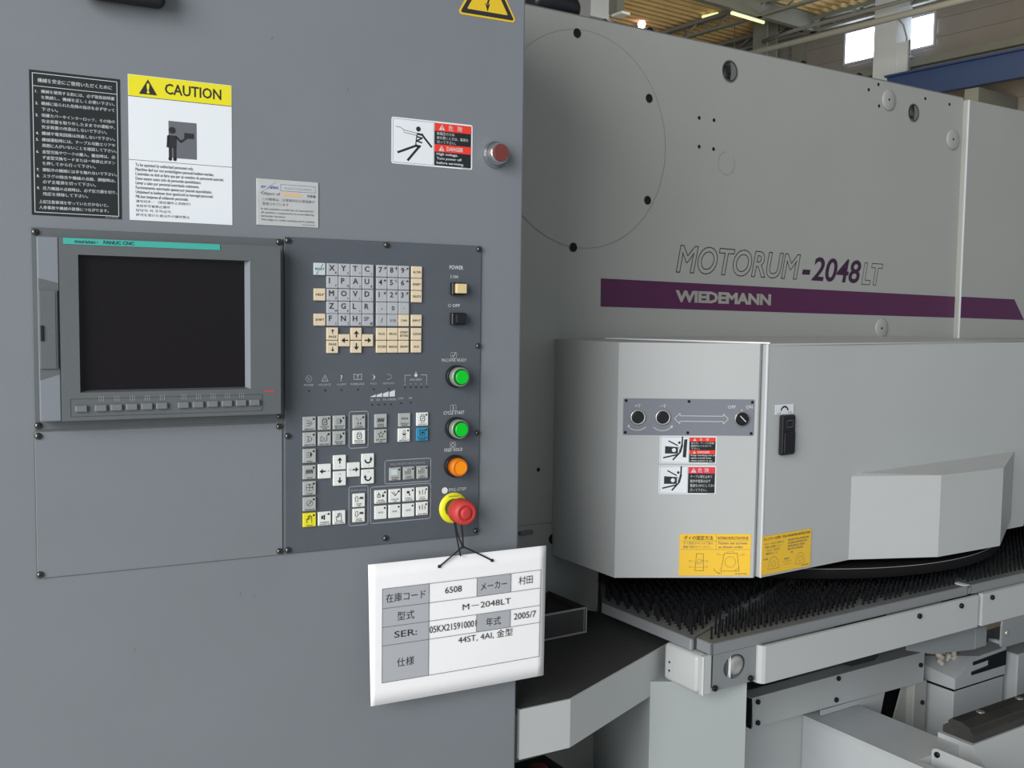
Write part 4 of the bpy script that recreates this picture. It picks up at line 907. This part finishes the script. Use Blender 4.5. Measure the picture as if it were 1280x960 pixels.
def amber(x0, x1, z0, z1, second):
    m = MB(); W = x1-x0; Hh = z1-z0; y0 = -.0011; y = -.0014; m.box(x0, x1, y0, -.0004, z0, z1, 'label_amber'); q = lambda a, b: (x0+W*a, z0+Hh*b)
    K = 'ink_soft'; mid = .505
    if not second:
        m.text('ダイの固定方法', *q(.055, .865), Hh*.095, y, 'ink', w=W*.41, hs=.85, bold=.012); m.text('FASTENING INSTRUCTION FOR DIE', *q(.53, .87), Hh*.07, y, 'ink', w=W*.43, bold=.01)
        m.line(q(.51, .63), q(.51, .99), .0005, y, K); m.line(q(.03, .83), q(.97, .84), .0005, y, K); m.line(q(.02, .63), q(.98, .63), .0005, y, K)
        m.text('ダイ固定のネジは下図の', *q(.05, .755), Hh*.06, y, K, w=W*.42, hs=.85); m.text('順番で締付けてください。', *q(.05, .665), Hh*.06, y, K, w=W*.40, hs=.85)
        m.text('Fasten set screws', *q(.545, .755), Hh*.06, y, K, w=W*.40, bold=.015); m.text('as shown order.', *q(.545, .665), Hh*.06, y, K, w=W*.35, bold=.015)
        m.poly([q(.24, .53), q(.335, .53), q(.345, .12), q(.225, .12)], .0007, y, 'ink', True); m.arc(q(.285, .34), W*.035, 0, 360, .0005, y, K); m.line(q(.235, .20), q(.34, .20), .0005, y, K); m.line(q(.235, .29), q(.335, .37), .0005, y, K)
        for a, b in ((.15, .35), (.15, .21), (.39, .35), (.39, .21)): m.arc(q(a, b), W*.013, 0, 360, .0004, y, K, 8); m.line(q(a+(.02 if a < .3 else -.02), b), q(a+(.07 if a < .3 else -.06), b-.01), .0004, y, K)
        m.poly([q(.63, .54), q(.81, .54), q(.845, .11), q(.585, .11)], .0007, y, 'ink', True); m.arc(q(.715, .33), W*.075, 0, 360, .0006, y, K, 20); m.line(q(.845, .20), q(.775, .11), .0006, y, K); m.ringbox(x0+W*.67, x0+W*.76, z0+Hh*.54, z0+Hh*.58, .0008, .0004, y, K)
        for a, b in ((.54, .52), (.90, .51)): m.arc(q(a, b), W*.015, 0, 360, .0004, y, K, 8)
        m.line(q(.55, .51), q(.63, .49), .0004, y, K); m.line(q(.88, .50), q(.82, .49), .0004, y, K)
        m.poly([q(.49, .17), q(.50, .13), q(.53, .08)], .0007, y, 'ink'); m.text('No.1', *q(.54, .045), Hh*.035, y, 'ink', bold=.02); m.text('MC-20-9W3601', *q(.95, .03), Hh*.03, y, K, al='r', bold=.02)
    else:
        m.text('チェンジャーの方向・TOOL MOUNTING INSTRUCTION', *q(.03, .885), Hh*.075, y, 'ink', w=W*.94, hs=.85, bold=.012)
        for i, s in enumerate(('ガイド・ホルダー組付けは', '下図の位置にして', 'ください（左右共）', '確認のこと')): m.text(s, *q(.05+.03*(i > 1), .765-.085*i), Hh*.055, y, K, w=W*(.38-.05*i), hs=.85)
        for i, s in enumerate(('MOUNT TOOL GUIDE AND', 'HOLDER AS SHOWN IN THE', 'FIGURE BELOW, CHECK', 'BOTH SIDES')): m.text(s, *q(.52, .775-.08*i), Hh*.05, y, K, w=W*(.43-.04*i), bold=.015)
        for cx_, r_ in ((.24, .085), (.78, .075)):
            m.arc(q(cx_, .27), W*r_, 0, 180, .0006, y, K, 14); m.poly([q(cx_-r_, .27), q(cx_-r_-.03, .12), q(cx_+r_+.03, .12), q(cx_+r_, .27)], .0006, y, K); m.arc(q(cx_, .25), W*.04, 0, 360, .0005, y, K)
        m.line(q(.42, .25), q(.60, .25), .0005, y, K); m.line(q(.45, .18), q(.58, .18), .0005, y, K); m.text('PUNCH', *q(.45, .30), Hh*.04, y, K, bold=.02); m.text('GUIDE', *q(.04, .38), Hh*.04, y, K, bold=.02); m.text('DIE', *q(.58, .45), Hh*.04, y, K, bold=.02); m.text('MC-20-9W3602', *q(.96, .05), Hh*.03, y, K, al='r', bold=.02)
    return m
dpart('instruction_label', amber(.0035, .1478, 1.0040, 1.0795, True), door, 'yellow tool mounting sticker')
# on the front facet
fpart('instruction_label', amber(.1238, .2618, 1.0045, 1.0850, False), tc_, 'yellow die fastening sticker')
def pinch(wall):
    def f(m, x, z, W, Hh, y):
        q = lambda a, b: (x+W*a, z+Hh*b); K = 'ink'
        m.flat([q(.18, .63), q(.62, .60), q(.62, .36), q(.18, .36)], y, K); m.poly([q(.62, .60), q(.66, .60), q(.66, .36), q(.62, .35)], .0007, y, K); m.disc(q(.48, .49), .0040, y-.0003, 'label_white', 10)
        m.line(q(.30, .82), q(.60, .66), .0024, y, K); m.disc(q(.66, .76), .0026, y, K); m.line(q(.76, .97), q(.75, .64), .0030, y, K); m.line(q(.75, .66), q(.70, .45), .0040, y, K); m.line(q(.70, .42), q(.46, .14), .0030, y, K); m.line(q(.62, .33), q(.14, .21), .0028, y, K)
        if wall: m.flat([q(.82, .88), q(.93, .89), q(.90, .22), q(.78, .23)], y, K)
    return f
m = danger(.0812, .1902, 1.2205, 1.2728, .52, .0078, (('加工中、テーブル移動', .88), ('範囲内に入らないで', .78), ('下さい。', .34)), (('Keep working out of', .93), ('table travel area', .78), ('when power is on.', .84)), pinch(True), y=-.0004); fpart('danger_label', m, tc_, 'red and black danger sticker, upper of the pair')
m = danger(.0808, .1908, 1.1617, 1.2163, .51, .0125, (('テーブル等を止めて', .82), ('動作中電源は必ず', .75), ('電源をOFFにしてから', .94), ('行って下さい。', .62)), None, pinch(False), y=-.0004, redm='label_pinkred'); fpart('danger_label', m, tc_, 'pinkish red danger sticker, lower of the pair')
# switch plate
m = MB(); m.box(.0105, .2598, -.0025, -.0004, 1.2750, 1.3435, 'switch_grey', .0004); y = -.0029; Wt = 'print_white'
m.text('+T', .0375, 1.3268, .0058, y, Wt, w=.0105, al='c', bold=.006); m.text('−T', .0855, 1.3268, .0058, y, Wt, w=.0110, al='c', bold=.006); m.text('OFF', .2165, 1.3262, .0060, y, Wt, w=.0150, al='c', bold=.006); m.text('ON', .2500, 1.3266, .0060, y, Wt, w=.0125, al='c', bold=.006)
m.poly([(.1075, 1.3065), (.1180, 1.3165), (.1180, 1.3115), (.2010, 1.3115), (.2010, 1.3160), (.2105, 1.3060), (.2010, 1.2965), (.2010, 1.3012), (.1180, 1.3012), (.1180, 1.2965)], .0010, y, Wt, True)
m.arc((.0370, 1.308), .0245, 228, 312, .0012, y, Wt, 10); m.flat([(.0185, 1.2890), (.0235, 1.2920), (.0205, 1.2945)], y, Wt); m.arc((.0850, 1.308), .0250, 228, 312, .0012, y, Wt, 10); m.flat([(.1000, 1.2915), (.1040, 1.2880), (.1045, 1.2935)], y, Wt); m.disc((.2358, 1.3232), .0014, y, Wt, 8)
sp = fpart('switch_plate', m, tc_, 'grey plate with a double arrow and three switches')
def fat(x, z, y=-.0026): return FM @ Vector((x, y, z))
for x, z in ((.0150, 1.3395), (.1345, 1.3390), (.2555, 1.3385), (.0145, 1.2795), (.1335, 1.2795), (.2550, 1.2790)):
    k = MB(); k.lathe([(.0028, 0), (.0028, .0008), (.0018, .0014)], (0, 0, 0), Vector((nf.x, nf.y, 0)), 'screw_black', 10); part('screw', k, sp, at=fat(x, z))
ax3 = Vector((nf.x, nf.y, 0))
for x in (.0377, .0850):
    k = MB(); k.lathe([(.0150, 0), (.0150, .003), (.0125, .006), (.0120, .002), (.0118, .0035), (.0100, .005)], (0, 0, 0), ax3, 'steel_bright', 26, mts=['steel_bright']*3+['knob_black']*3); part('push_button', k, sp, 'black push button in a chrome ring', at=fat(x, 1.3085))
k = MB(); k.lathe([(.0150, 0), (.0150, .003), (.0130, .006), (.0118, .006), (.0112, .009)], (0, 0, 0), ax3, 'steel_bright', 26, mts=['steel_bright']*2+['knob_black']*3)
RM = Matrix.Rotation(fa, 4, 'Z') @ Matrix.Rotation(math.radians(-45), 4, 'Y')
k.box(-.0100, .0100, -.016, -.008, -.0032, .0032, 'knob_black', .001, 1, RM); k.box(-.0095, .0060, -.0165, -.0160, -.0008, .0008, 'print_white', 0, 1, Matrix.Rotation(fa, 4, 'Z') @ Matrix.Rotation(math.radians(45), 4, 'Y'))
part('rotary_switch', k, sp, 'black rotary off-on switch', at=fat(.2357, 1.3070))
# lower turret disc
t = thing('turret_disc', 'steel turret disc darkened for shade, with a painted edge gleam, under the cover bulge', 'disc', MAC, (.728, .313, .955))
m = MB(); m.lathe([(.600, 0), (.612, .004), (.612, .0236), (.6115, .0245)], (.728, .313, .962), (0, 0, 1), 'disc_shade_black', 120, mts=['disc_shade_black', 'disc_shade_black', 'steel_bright', 'disc_shade_black']); part('disc', m, t)  # shade and the gleam on the edge are put into these colours
m = MB()
for i in range(28):
    a = 2*math.pi*i/28; m.cyl((.728+.53*math.cos(a), .313+.53*math.sin(a), .955), (.728+.53*math.cos(a), .313+.53*math.sin(a), .9619), .03, 'screw_black', 14)
part('die_holder', m, t, kind='stuff')

# ================================================================== BRUSH TABLES
def brush_table(label, poly, edge, pat, hb, seed, clip, field=None):
    rnd = random.Random(seed); xs = [p[0] for p in poly]; ysx = [p[1] for p in poly]
    t = thing('brush_table', label, 'table', MAC, (sum(xs)/len(xs), sum(ysx)/len(ysx), .90))
    g = MB(); g.prism(poly, .9195, .9212, 'table_steel'); part('table_top', g, t)
    g = MB()
    n = len(poly)
    for i in range(n):
        a = Vector(poly[i]); b = Vector(poly[(i+1) % n]); d = (b-a)
        if i not in edge: continue
        L = d.length; d.normalize(); nn = Vector((-d.y, d.x))
        q = [tuple(a), tuple(b), tuple(b+nn*.004), tuple(a+nn*.004)]
        g.prism(q, .900, .9194, 'table_edge')
    part('edge_flange', g, t)
    fp = field or poly; hull = [p for p in fp if not (field and p[1] == .131)]
    def inside(x, y, mg=.011):
        for i in range(len(hull)):
            a = hull[i]; b = hull[(i+1) % len(hull)]; ex_, ey_ = b[0]-a[0], b[1]-a[1]; L = math.hypot(ex_, ey_)
            if (ex_*(y-a[1]) - ey_*(x-a[0]))/L < mg: return False
        return not (field and (y > .131 and x < .115 or (x-.010)*.121 - (y-.004)*.090 < .0012))
    cand = []
    j = 0; y = min(ysx)+.020
    while y < clip[1]:
        x = min(xs)+.018 + (pat/2 if j % 2 else 0)
        while x < clip[0]:
            if inside(x, y):
                if rnd.random() < .965: cand.append((x+rnd.uniform(-.0007, .0007), y+rnd.uniform(-.0007, .0007), rnd.choice(hb) + (rnd.choice((0, .012, .018)) if x < .13 and y < -.22 else 0)))
            x += pat
        y += pat*.92; j += 1
    R_ = MAC.mx
    cand.sort(key=lambda c: (R_ @ Vector((c[0], c[1], .93))).xy.length)
    meshes = {}
    for h in set(c[2] for c in cand[:300]):
        k = MB(); k.lathe([(.0030, 0), (.0030, .0015), (.0022, .0016), (.0024, h)], (0, 0, 0), (0, 0, 1), 'brush_black', 6, False); meshes[h] = k.mesh('brush')
    for x, y, h in cand[:300]: shared(meshes[h], 'brush', t, (x, y, .9213))
    rest = cand[300:]
    if rest:
        g = MB()
        for x, y, h in rest: g.lathe([(.0023, 0), (.0024, h)], (x, y, .9213), (0, 0, 1), 'brush_black', 5, False)
        part('brush_field', g, t, kind='stuff')
    return t
HB = [.024, .026, .025, .027, .022]
tb = brush_table('wedge shaped brush table under the cover front, with its corner by the shelf', [(.010, -.258), (.452, -.0865), (1.0, .130), (1.0, .80), (.1005, .80), (.100, .125), (.010, .004)], (0, 6), .0165, HB, 3, (.95, .45), [(.010, -.258), (.452, -.0865), (1.0, .130), (1.0, .80), (.105, .80), (.105, .131), (.005, .0)])
tb2 = brush_table('middle brush table with white apron, its near corner above the round bracket hole', [(.022, -.297), (.787, -.297), (.787, .039), (.458, -.0900), (.022, -.2585)], (0, 1, 3, 4), .0168, HB, 5, (.80, .30))
tb3 = brush_table('brush table past the light joint, cut off by the picture edge', [(.796, -.297), (2.3, -.297), (2.3, .30), (1.45, .30), (.796, .046)], (0, 4), .0168, HB, 9, (1.9, .22))
g = MB(); g.box(.770, .7865, -.2990, -.2700, .9213, .9228, 'label_white', .0005); g.box(.7870, .7955, -.2975, -.2600, .9020, .9150, 'table_edge'); part('joint_strip', g, tb2, 'light metal joint strip')
# white apron covers
t = thing('table_apron', 'long white apron cover below the middle brush table', 'cover', MAC, (.45, -.30, .83))
g = MB(); g.prism([(.136, -.276), (.136, -.300), (.139, -.307), (.145, -.310), (.806, -.310), (.806, -.303), (.145, -.303), (.143, -.276)], .829, .8995, 'cover_paint'); part('cover', g, t)
for x, z in ((.596, .886), (.741, .886)): shared(BOLT, 'bolt', t, (x, -.3101, z))
t = thing('table_apron', 'second white apron cover, right of the dark gap', 'cover', MAC, (1.2, -.30, .83))
g = MB(); g.prism([(.822, -.310), (2.3, -.310), (2.3, -.300), (.822, -.300)], .828, .8995, 'cover_paint'); part('cover', g, t); shared(BOLT, 'bolt', t, (.855, -.3101, .894-.006))
g = MB(); g.box(.8062, .8218, -.292, -.22, .83, .8995, 'black_and_shade'); g.lathe([(.006, 0), (.006, .006), (.003, .008)], (.814, -.2925, .850), OUT, 'steel_bright', 12)  # near-black block painted in for the shade between the aprons
solo('gap_shade', g, MAC, (.814, -.25, .83), 'dark filler standing for shade in the apron gap, with a bright screw', 'post')
# grey plates below the aprons
t = thing('bracket_plate', 'grey folded bracket plate hanging below the middle apron', 'plate', MAC, (.8, -.29, .77))
g = MB(); g.plate([(.60, .8285), (.885, .8285), (.885, .767), (.842, .764), (.69, .780), (.60, .804)], -.283, -.280, 'bracket_grey'); g.box(.842, .885, -.2845, -.2832, .766, .8120, 'bracket_grey', .0003); part('plate', g, t)
t = thing('bracket_plate', 'grey plate with a bright screw, right of the folded bracket', 'plate', MAC, (1.4, -.29, .77))
g = MB(); g.plate([(.896, .8278), (2.2, .8278), (2.2, .767), (.899, .767), (.894, .772), (.894, .815)], -.3150, -.3102, 'bracket_grey'); part('plate', g, t)
k = MB(); k.lathe([(.006, 0), (.006, .003), (.003, .004)], (0, 0, 0), OUT, 'steel_bright', 12); part('screw', k, t, at=(.910, -.3151, .800))
# table support at the near corner
t = thing('table_support', 'white support casing at the brush table corner beside the dark shelf', 'casing', MAC, (.06, -.2, .83))
g = MB(); g.box(.0, .030, -.284, -.195, .829, .8985, 'cover_paint', .008, 3, smooth=True)
for z in (.850, .866): g.lathe([(.0022, 0), (.0022, .0006)], (-.0001, -.212, z), (-1, 0, 0), 'hole_black', 8)
part('side_casing', g, t)
g = MB(); g.box(.0045, .026, -.2935, -.2845, .829, .8990, 'cover_paint', .0008); g.box(.0045, .0065, -.2945, -.2935, .829, .8990, 'label_white'); part('end_strip', g, t)
g = MB(); x0, x1, z0, z1, yy = .0265, .1345, .8330, .8990, -.2960
# plate with a real hole: frame around an opening
cxh, czh, rh = .0810, .8690, .0225
hole = [(cxh+rh*1.25*math.cos(math.radians(a)), czh+rh*math.sin(math.radians(a))) for a in range(0, 360, 15)]
outer = [(x1, czh)]; 
def onrect(a):
    c, s = math.cos(a), math.sin(a); k = min(((x1-cxh) if c > 0 else (cxh-x0))/max(abs(c), 1e-6), ((z1-czh) if s > 0 else (czh-z0))/max(abs(s), 1e-6)); return (cxh+c*k, czh+s*k)
angs = sorted([math.radians(a) for a in range(0, 360, 15)]); corner = [math.atan2(z-czh, x-cxh) % (2*math.pi) for x in (x0, x1) for z in (z0, z1)]
alla = sorted(angs+corner)
for i in range(len(alla)):
    a, b = alla[i], alla[(i+1) % len(alla)]; ha = (cxh+rh*1.25*math.cos(a), czh+rh*math.sin(a)); hb_ = (cxh+rh*1.25*math.cos(b), czh+rh*math.sin(b)); oa, ob = onrect(a), onrect(b)
    g.add([(ha[0], yy, ha[1]), (oa[0], yy, oa[1]), (ob[0], yy, ob[1]), (hb_[0], yy, hb_[1])], [(0, 1, 2, 3)], 'bracket_grey'); g.add([(ha[0], yy, ha[1]), (hb_[0], yy, hb_[1]), (hb_[0], yy+.003, hb_[1]), (ha[0], yy+.003, ha[1])], [(0, 1, 2, 3)], 'edge_grey')
pl_ = part('bracket_face', g, t, 'grey metal face plate with a round opening')
for x, z in ((.0315, .8385), (.121, .8400)): shared(BOLT, 'bolt', pl_, (x, yy-.0001, z))
g = MB(); g.box(.0270, .1340, -.285, -.2835, .834, .898, 'bracket_grey'); g.box(.0735, .0750, -.2925, -.285, .846, .894, 'label_white')
part('back_plate', g, t)
g = MB(); g.lathe([(.0195, 0), (.0190, .003), (.016, .0065), (.010, .0085), (.002, .009)], (.0925, -.2850, .868), OUT, 'steel_bright', 28); g.lathe([(.0175, 0), (.0170, .002), (.012, .003)], (.0620, -.2850, .866), OUT, 'bracket_dark', 24)
part('roller', g, t, 'polished round roller end')

# ================================================================== SIDE SHELF AND TRAY
t = thing('side_shelf', 'white edged shelf with black rubber top, between grey cabinet and brush tables', 'shelf', MAC, (-.15, -.1, .80))
sh = [(.052, -.160), (-.283, -.292), (-.378, -.287), (-.338, .118), (.0, .118), (.052, .06)]
def insetp(poly, d):
    c = (sum(p[0] for p in poly)/len(poly), sum(p[1] for p in poly)/len(poly)); return [(p[0]+(c[0]-p[0])*d, p[1]+(c[1]-p[1])*d) for p in poly]
g = MB(); g.prism([(.050, -.157), (-.283, -.289), (-.376, -.284), (-.336, .117), (.0, .117), (.050, .06)], .8795, .8812, 'rubber_mat'); part('rubber_top', g, t)
g = MB(); g.prism([(.049, -.1535), (-.283, -.2855), (-.375, -.281), (-.336, .116), (.0, .116), (.049, .06)], .868, .8794, 'cover_paint')
def skirt(a, b, z0, z1):
    a, b = Vector(a), Vector(b); d = (b-a).normalized(); n_ = Vector((-d.y, d.x)); g.prism([tuple(a), tuple(b), tuple(b+n_*.006), tuple(a+n_*.006)], z0, z1, 'cover_paint')
g.add([(.052, -.160, .800), (-.283, -.292, .800), (-.283, -.292, .8805), (.052, -.160, .8805), (.050, -.154, .800), (-.284, -.286, .800), (-.284, -.286, .8805), (.050, -.154, .8805)], [(0, 3, 2, 1), (4, 5, 6, 7), (0, 1, 5, 4), (3, 7, 6, 2), (0, 4, 7, 3)], 'cover_paint')
g.add([(-.283, -.292, .800), (-.378, -.287, .800), (-.378, -.287, .8805), (-.283, -.292, .8805), (-.284, -.286, .800), (-.378, -.281, .800), (-.378, -.281, .8805), (-.284, -.286, .8805)], [(0, 3, 2, 1), (4, 5, 6, 7), (0, 1, 5, 4), (3, 7, 6, 2)], 'cover_paint')
part('edge_apron', g, t)
t = thing('open_tray', 'dark grey open tray with lighter rim on the rubber topped shelf', 'tray', MAC, (-.2, .03, .8813))
g = MB(); x0, x1, y0, y1, z0, z1 = -.335, -.058, -.034, .095, .8813, .932
g.box(x0, x1, y0, y1, z0, z0+.003, 'tray_plastic')
g.box(x0, x1, y0, y0+.003, z0+.003, z1-.002, 'tray_plastic'); g.box(x0, x1, y1-.003, y1, z0+.003, z1-.002, 'tray_plastic'); g.box(x0, x0+.003, y0+.003, y1-.003, z0+.003, z1-.002, 'tray_plastic'); g.box(x1-.003, x1, y0+.003, y1-.003, z0+.003, z1-.002, 'tray_plastic')
part('body', g, t)
g = MB(); g.box(x0, x1+.001, y0-.001, y0+.0015, z1-.003, z1, 'tray_rim'); g.box(x1-.002, x1+.001, y0, y1, z1-.002, z1-.0002, 'rubber_mat'); g.box(x1-.0015, x1+.0012, y0-.001, y0+.0012, z0, z1, 'tray_rim'); g.box(x1-.006, x1-.005, y0-.001, y0, z0, z1, 'tray_rim'); g.box(x0, x1+.001, y0-.0012, y0, z0, z0+.003, 'tray_rim')
part('rim', g, t)
g = MB(); g.box(x0+.004, x1-.004, y0+.004, y1-.004, z0+.0031, z1-.010, 'black_and_shade'); part('shade_fill', g, t)  # solid dark block stands in for shade inside the tray
t = thing('cable_box', 'black box with a red part, low under the shelf', 'box', MAC, (-.25, -.1, .2))
g = MB(); g.box(-.355, -.153, -.180, -.036, .20, .66, 'black_and_shade', .003); part('body', g, t)
g = MB(); g.lathe([(.018, 0), (.018, .008), (.010, .012)], (-.205, -.09, .6601), (0, 0, 1), 'red_plastic', 16); part('knob', g, t, 'dull red knob')

# ================================================================== LOWER FRAMES
g = MB(); g.prism([(-.028, -.193), (.125, -.285), (.135, .117), (.085, .117)], 0, .8285, 'pedestal_paint')
solo('pedestal', g, MAC, (.05, -.1, 0), 'white pedestal box carrying the brush table corner', 'pedestal')
t = thing('base_frame', 'white lower frame of the press running below the brush tables', 'frame', MAC, (.6, .0, 0))
g = MB(); g.box(.140, .640, -.064, .118, 0, .625, 'cover_paint'); g.box(.140, 2.3, .60, .63, 0, .85, 'machine_paint'); part('lower_wall', g, t)
g = MB(); g.plate([(.337, .693), (.60, .692), (.928, .690), (.928, .615), (.34, .628)], -.1015, -.0645, 'cover_paint'); bm_ = part('cross_beam', g, t)
g = MB(); g.box(.150, .336, -.085, -.0825, .600, .700, 'machine_paint'); g.box(.336, .3385, -.100, -.086, .625, .69, 'hole_black'); part('beam_end', g, t)
for x, z in ((.352, .682), (.354, .636), (.61, .684), (.605, .6355), (.912, .66)): shared(BOLT, 'bolt', bm_, (x, -.1016, z))
g = MB(); g.lathe([(.085, 0), (.085, .02)], (.725, -.06, .765), OUT, 'rubber_mat', 40); part('wheel', g, t, 'dark wheel half hidden under the apron')
g = MB(); g.box(.15, 1.3, .0, .03, .70, .90, 'machine_paint'); part('upper_rail', g, t)
g = MB(); g.plate([(.57, .6145), (.794, .6135), (.765, .50), (.703, .50), (.703, .602), (.57, .602)], -.092, -.088, 'cover_paint'); part('slanted_plate', g, t)
g = MB(); g.plate([(.885, .615), (.905, .615), (.925, .40), (.80, .40)], -.078, -.074, 'machine_paint'); part('gusset', g, t)
g = MB(); g.box(.898, .948, -.098, -.07, .30, .614, 'machine_paint', .002); pst = part('post', g, t); shared(BOLT, 'bolt', pst, (.930, -.0981, .562))
g = MB(); g.box(.64, 1.3, .02, .03, 0, .6, 'black_and_shade'); part('shade_back', g, t)  # dark sheet added to give the opening its shade
t = thing('guard_cover', 'big white box shaped guard in the foreground below the cross beam', 'cover', MAC, (.62, -.3, 0))
g = MB(); g.prism([(.540, -.80), (.562, -.80), (.562, -.346), (.700, -.346), (.700, -.0655), (.540, -.0655)], 0, .600, 'dusty_cover'); part('body', g, t)
g = MB(); g.box(.5385, .5398, -.80, -.0655, .592, .6012, 'cover_paint'); part('lip', g, t)
t = thing('end_bracket', 'white upright bracket plate with a black bolt, in front of the rail', 'bracket', MAC, (.605, -.5, .3))
g = MB(); pts = [(-.347, .30), (-.347, .609), (-.350, .616), (-.358, .619), (-.79, .619), (-.79, .30)]
g.add([(.6045, a, b) for a, b in pts] + [(.6085, a, b) for a, b in pts], [(0, 1, 2, 3, 4, 5), (11, 10, 9, 8, 7, 6)] + [(i, 6+i, 6+(i+1) % 6, (i+1) % 6) for i in range(6)], 'cover_paint'); part('plate', g, t)
k = MB(); k.lathe([(.006, 0), (.006, .004), (.004, .005)], (0, 0, 0), (-1, 0, 0), 'screw_black', 12); part('bolt', k, t, at=(.6044, -.361, .6075))
t = thing('clamp_rail', 'dark steel guide rail lying on a white ledge', 'rail', MAC, (1.0, -.33, .60))
g = MB(); prof = [(-.372, .611), (-.372, .628), (-.362, .634), (-.362, .640), (-.340, .646), (-.318, .646), (-.312, .640), (-.312, .630), (-.300, .626), (-.300, .611)]
n_ = len(prof); g.add([(.712, a, b) for a, b in prof] + [(2.2, a, b) for a, b in prof], [tuple(range(n_-1, -1, -1)), tuple(range(n_, 2*n_))] + [(i, (i+1) % n_, n_+(i+1) % n_, n_+i) for i in range(n_)], 'steel_dark'); part('rail', g, t)
g = MB(); prof = [(-.428, .552), (-.376, .610), (-.296, .610), (-.296, .50), (-.428, .50)]
n_ = len(prof); g.add([(.701, a, b) for a, b in prof] + [(2.2, a, b) for a, b in prof], [tuple(range(n_-1, -1, -1)), tuple(range(n_, 2*n_))] + [(i, (i+1) % n_, n_+(i+1) % n_, n_+i) for i in range(n_)], 'cover_paint'); part('ledge', g, t)
for x in (.80, .95, 1.10, 1.25):
    k = MB(); k.lathe([(.009, 0), (.009, .0012), (.006, .0013)], (0, 0, 0), (0, 0, 1), 'steel_bright', 14); part('bolt_plug', k, t, at=(x, -.33, .6461))
g = MB(); g.box(.612, 2.2, -.80, -.430, .30, .545, 'tray_grey', .003); solo('chip_tray', g, MAC, (1.2, -.5, .3), 'grey flat tray in the lowest corner in front of the rail', 'tray')
t = thing('drive_unit', 'grey box with a sloped hood and black slotted plate under the tables', 'box', MAC, (1.05, -.1, .3))
g = MB(); g.box(.979, 1.190, -.150, -.01, .30, .596, 'dusty_cover', .002); part('body', g, t)
g = MB(); vv = [(.980, -.152, .601), (1.192, -.152, .601), (1.192, -.005, .601), (.980, -.005, .601), (.980, -.152, .628), (1.192, -.152, .672), (1.192, -.06, .672), (.980, -.005, .642), (1.075, -.152, .668)]
g.add(vv, [(3, 2, 1, 0), (0, 1, 5, 8, 4), (1, 2, 6, 5), (3, 0, 4, 7), (4, 8, 5, 6, 7), (2, 3, 7, 6)], 'dusty_cover'); hd = part('hood', g, t)
g = MB(); g.plate([(1.045, .626), (1.19, .626), (1.19, .664), (1.050, .658), (1.050, .650), (1.115, .652), (1.115, .638), (1.045, .634)], -.155, -.1521, 'knob_black'); part('slotted_plate', g, hd, 'black slotted plate')
g = MB(); g.box(.978, 1.191, -.1505, -.009, .5962, .6008, 'screw_black'); part('gasket', g, t)
g = MB(); g.box(1.225, 1.60, -.165, .0, .30, .648, 'dusty_cover', .003); g.cyl((1.205, -.10, .672), (1.205, -.13, .672), .008, 'dusty_cover', 12)
solo('drive_unit', g, MAC, (1.4, -.1, .3), 'plain greenish grey box right of the hooded one', 'box')
t = thing('cable_connector', 'cluster of pale cable connectors behind the grey hooded box', 'connector', MAC, (1.0, -.03, .62))
rnd = random.Random(4)
for i in range(11):
    x = .965+.085*rnd.random(); z = .655+.040*rnd.random(); yq = -.115+.03*rnd.random(); k = MB(); d = Vector((rnd.uniform(-1, 1), rnd.uniform(-1, .2), rnd.uniform(-.6, .6))).normalized()
    k.lathe([(.006, 0), (.0075, .004), (.0075, .012), (.005, .013), (.005, .020)], (x, yq, z), d, 'connector_white', 10); part('connector', k, t)
k = MB(); k.tube(bez((.96, -.05, .70), (1.05, -.03, .735), (1.22, -.05, .715), 12), .005, 'cable_green', 6); part('cable', k, t, 'green cable')
for i in range(3): k = MB(); k.tube(bez((.98+.02*i, -.03, .64), (1.08, -.10-.01*i, .76), (1.22, -.04, .66+.02*i), 12), .006, 'cord_black', 6); part('cable', k, t)
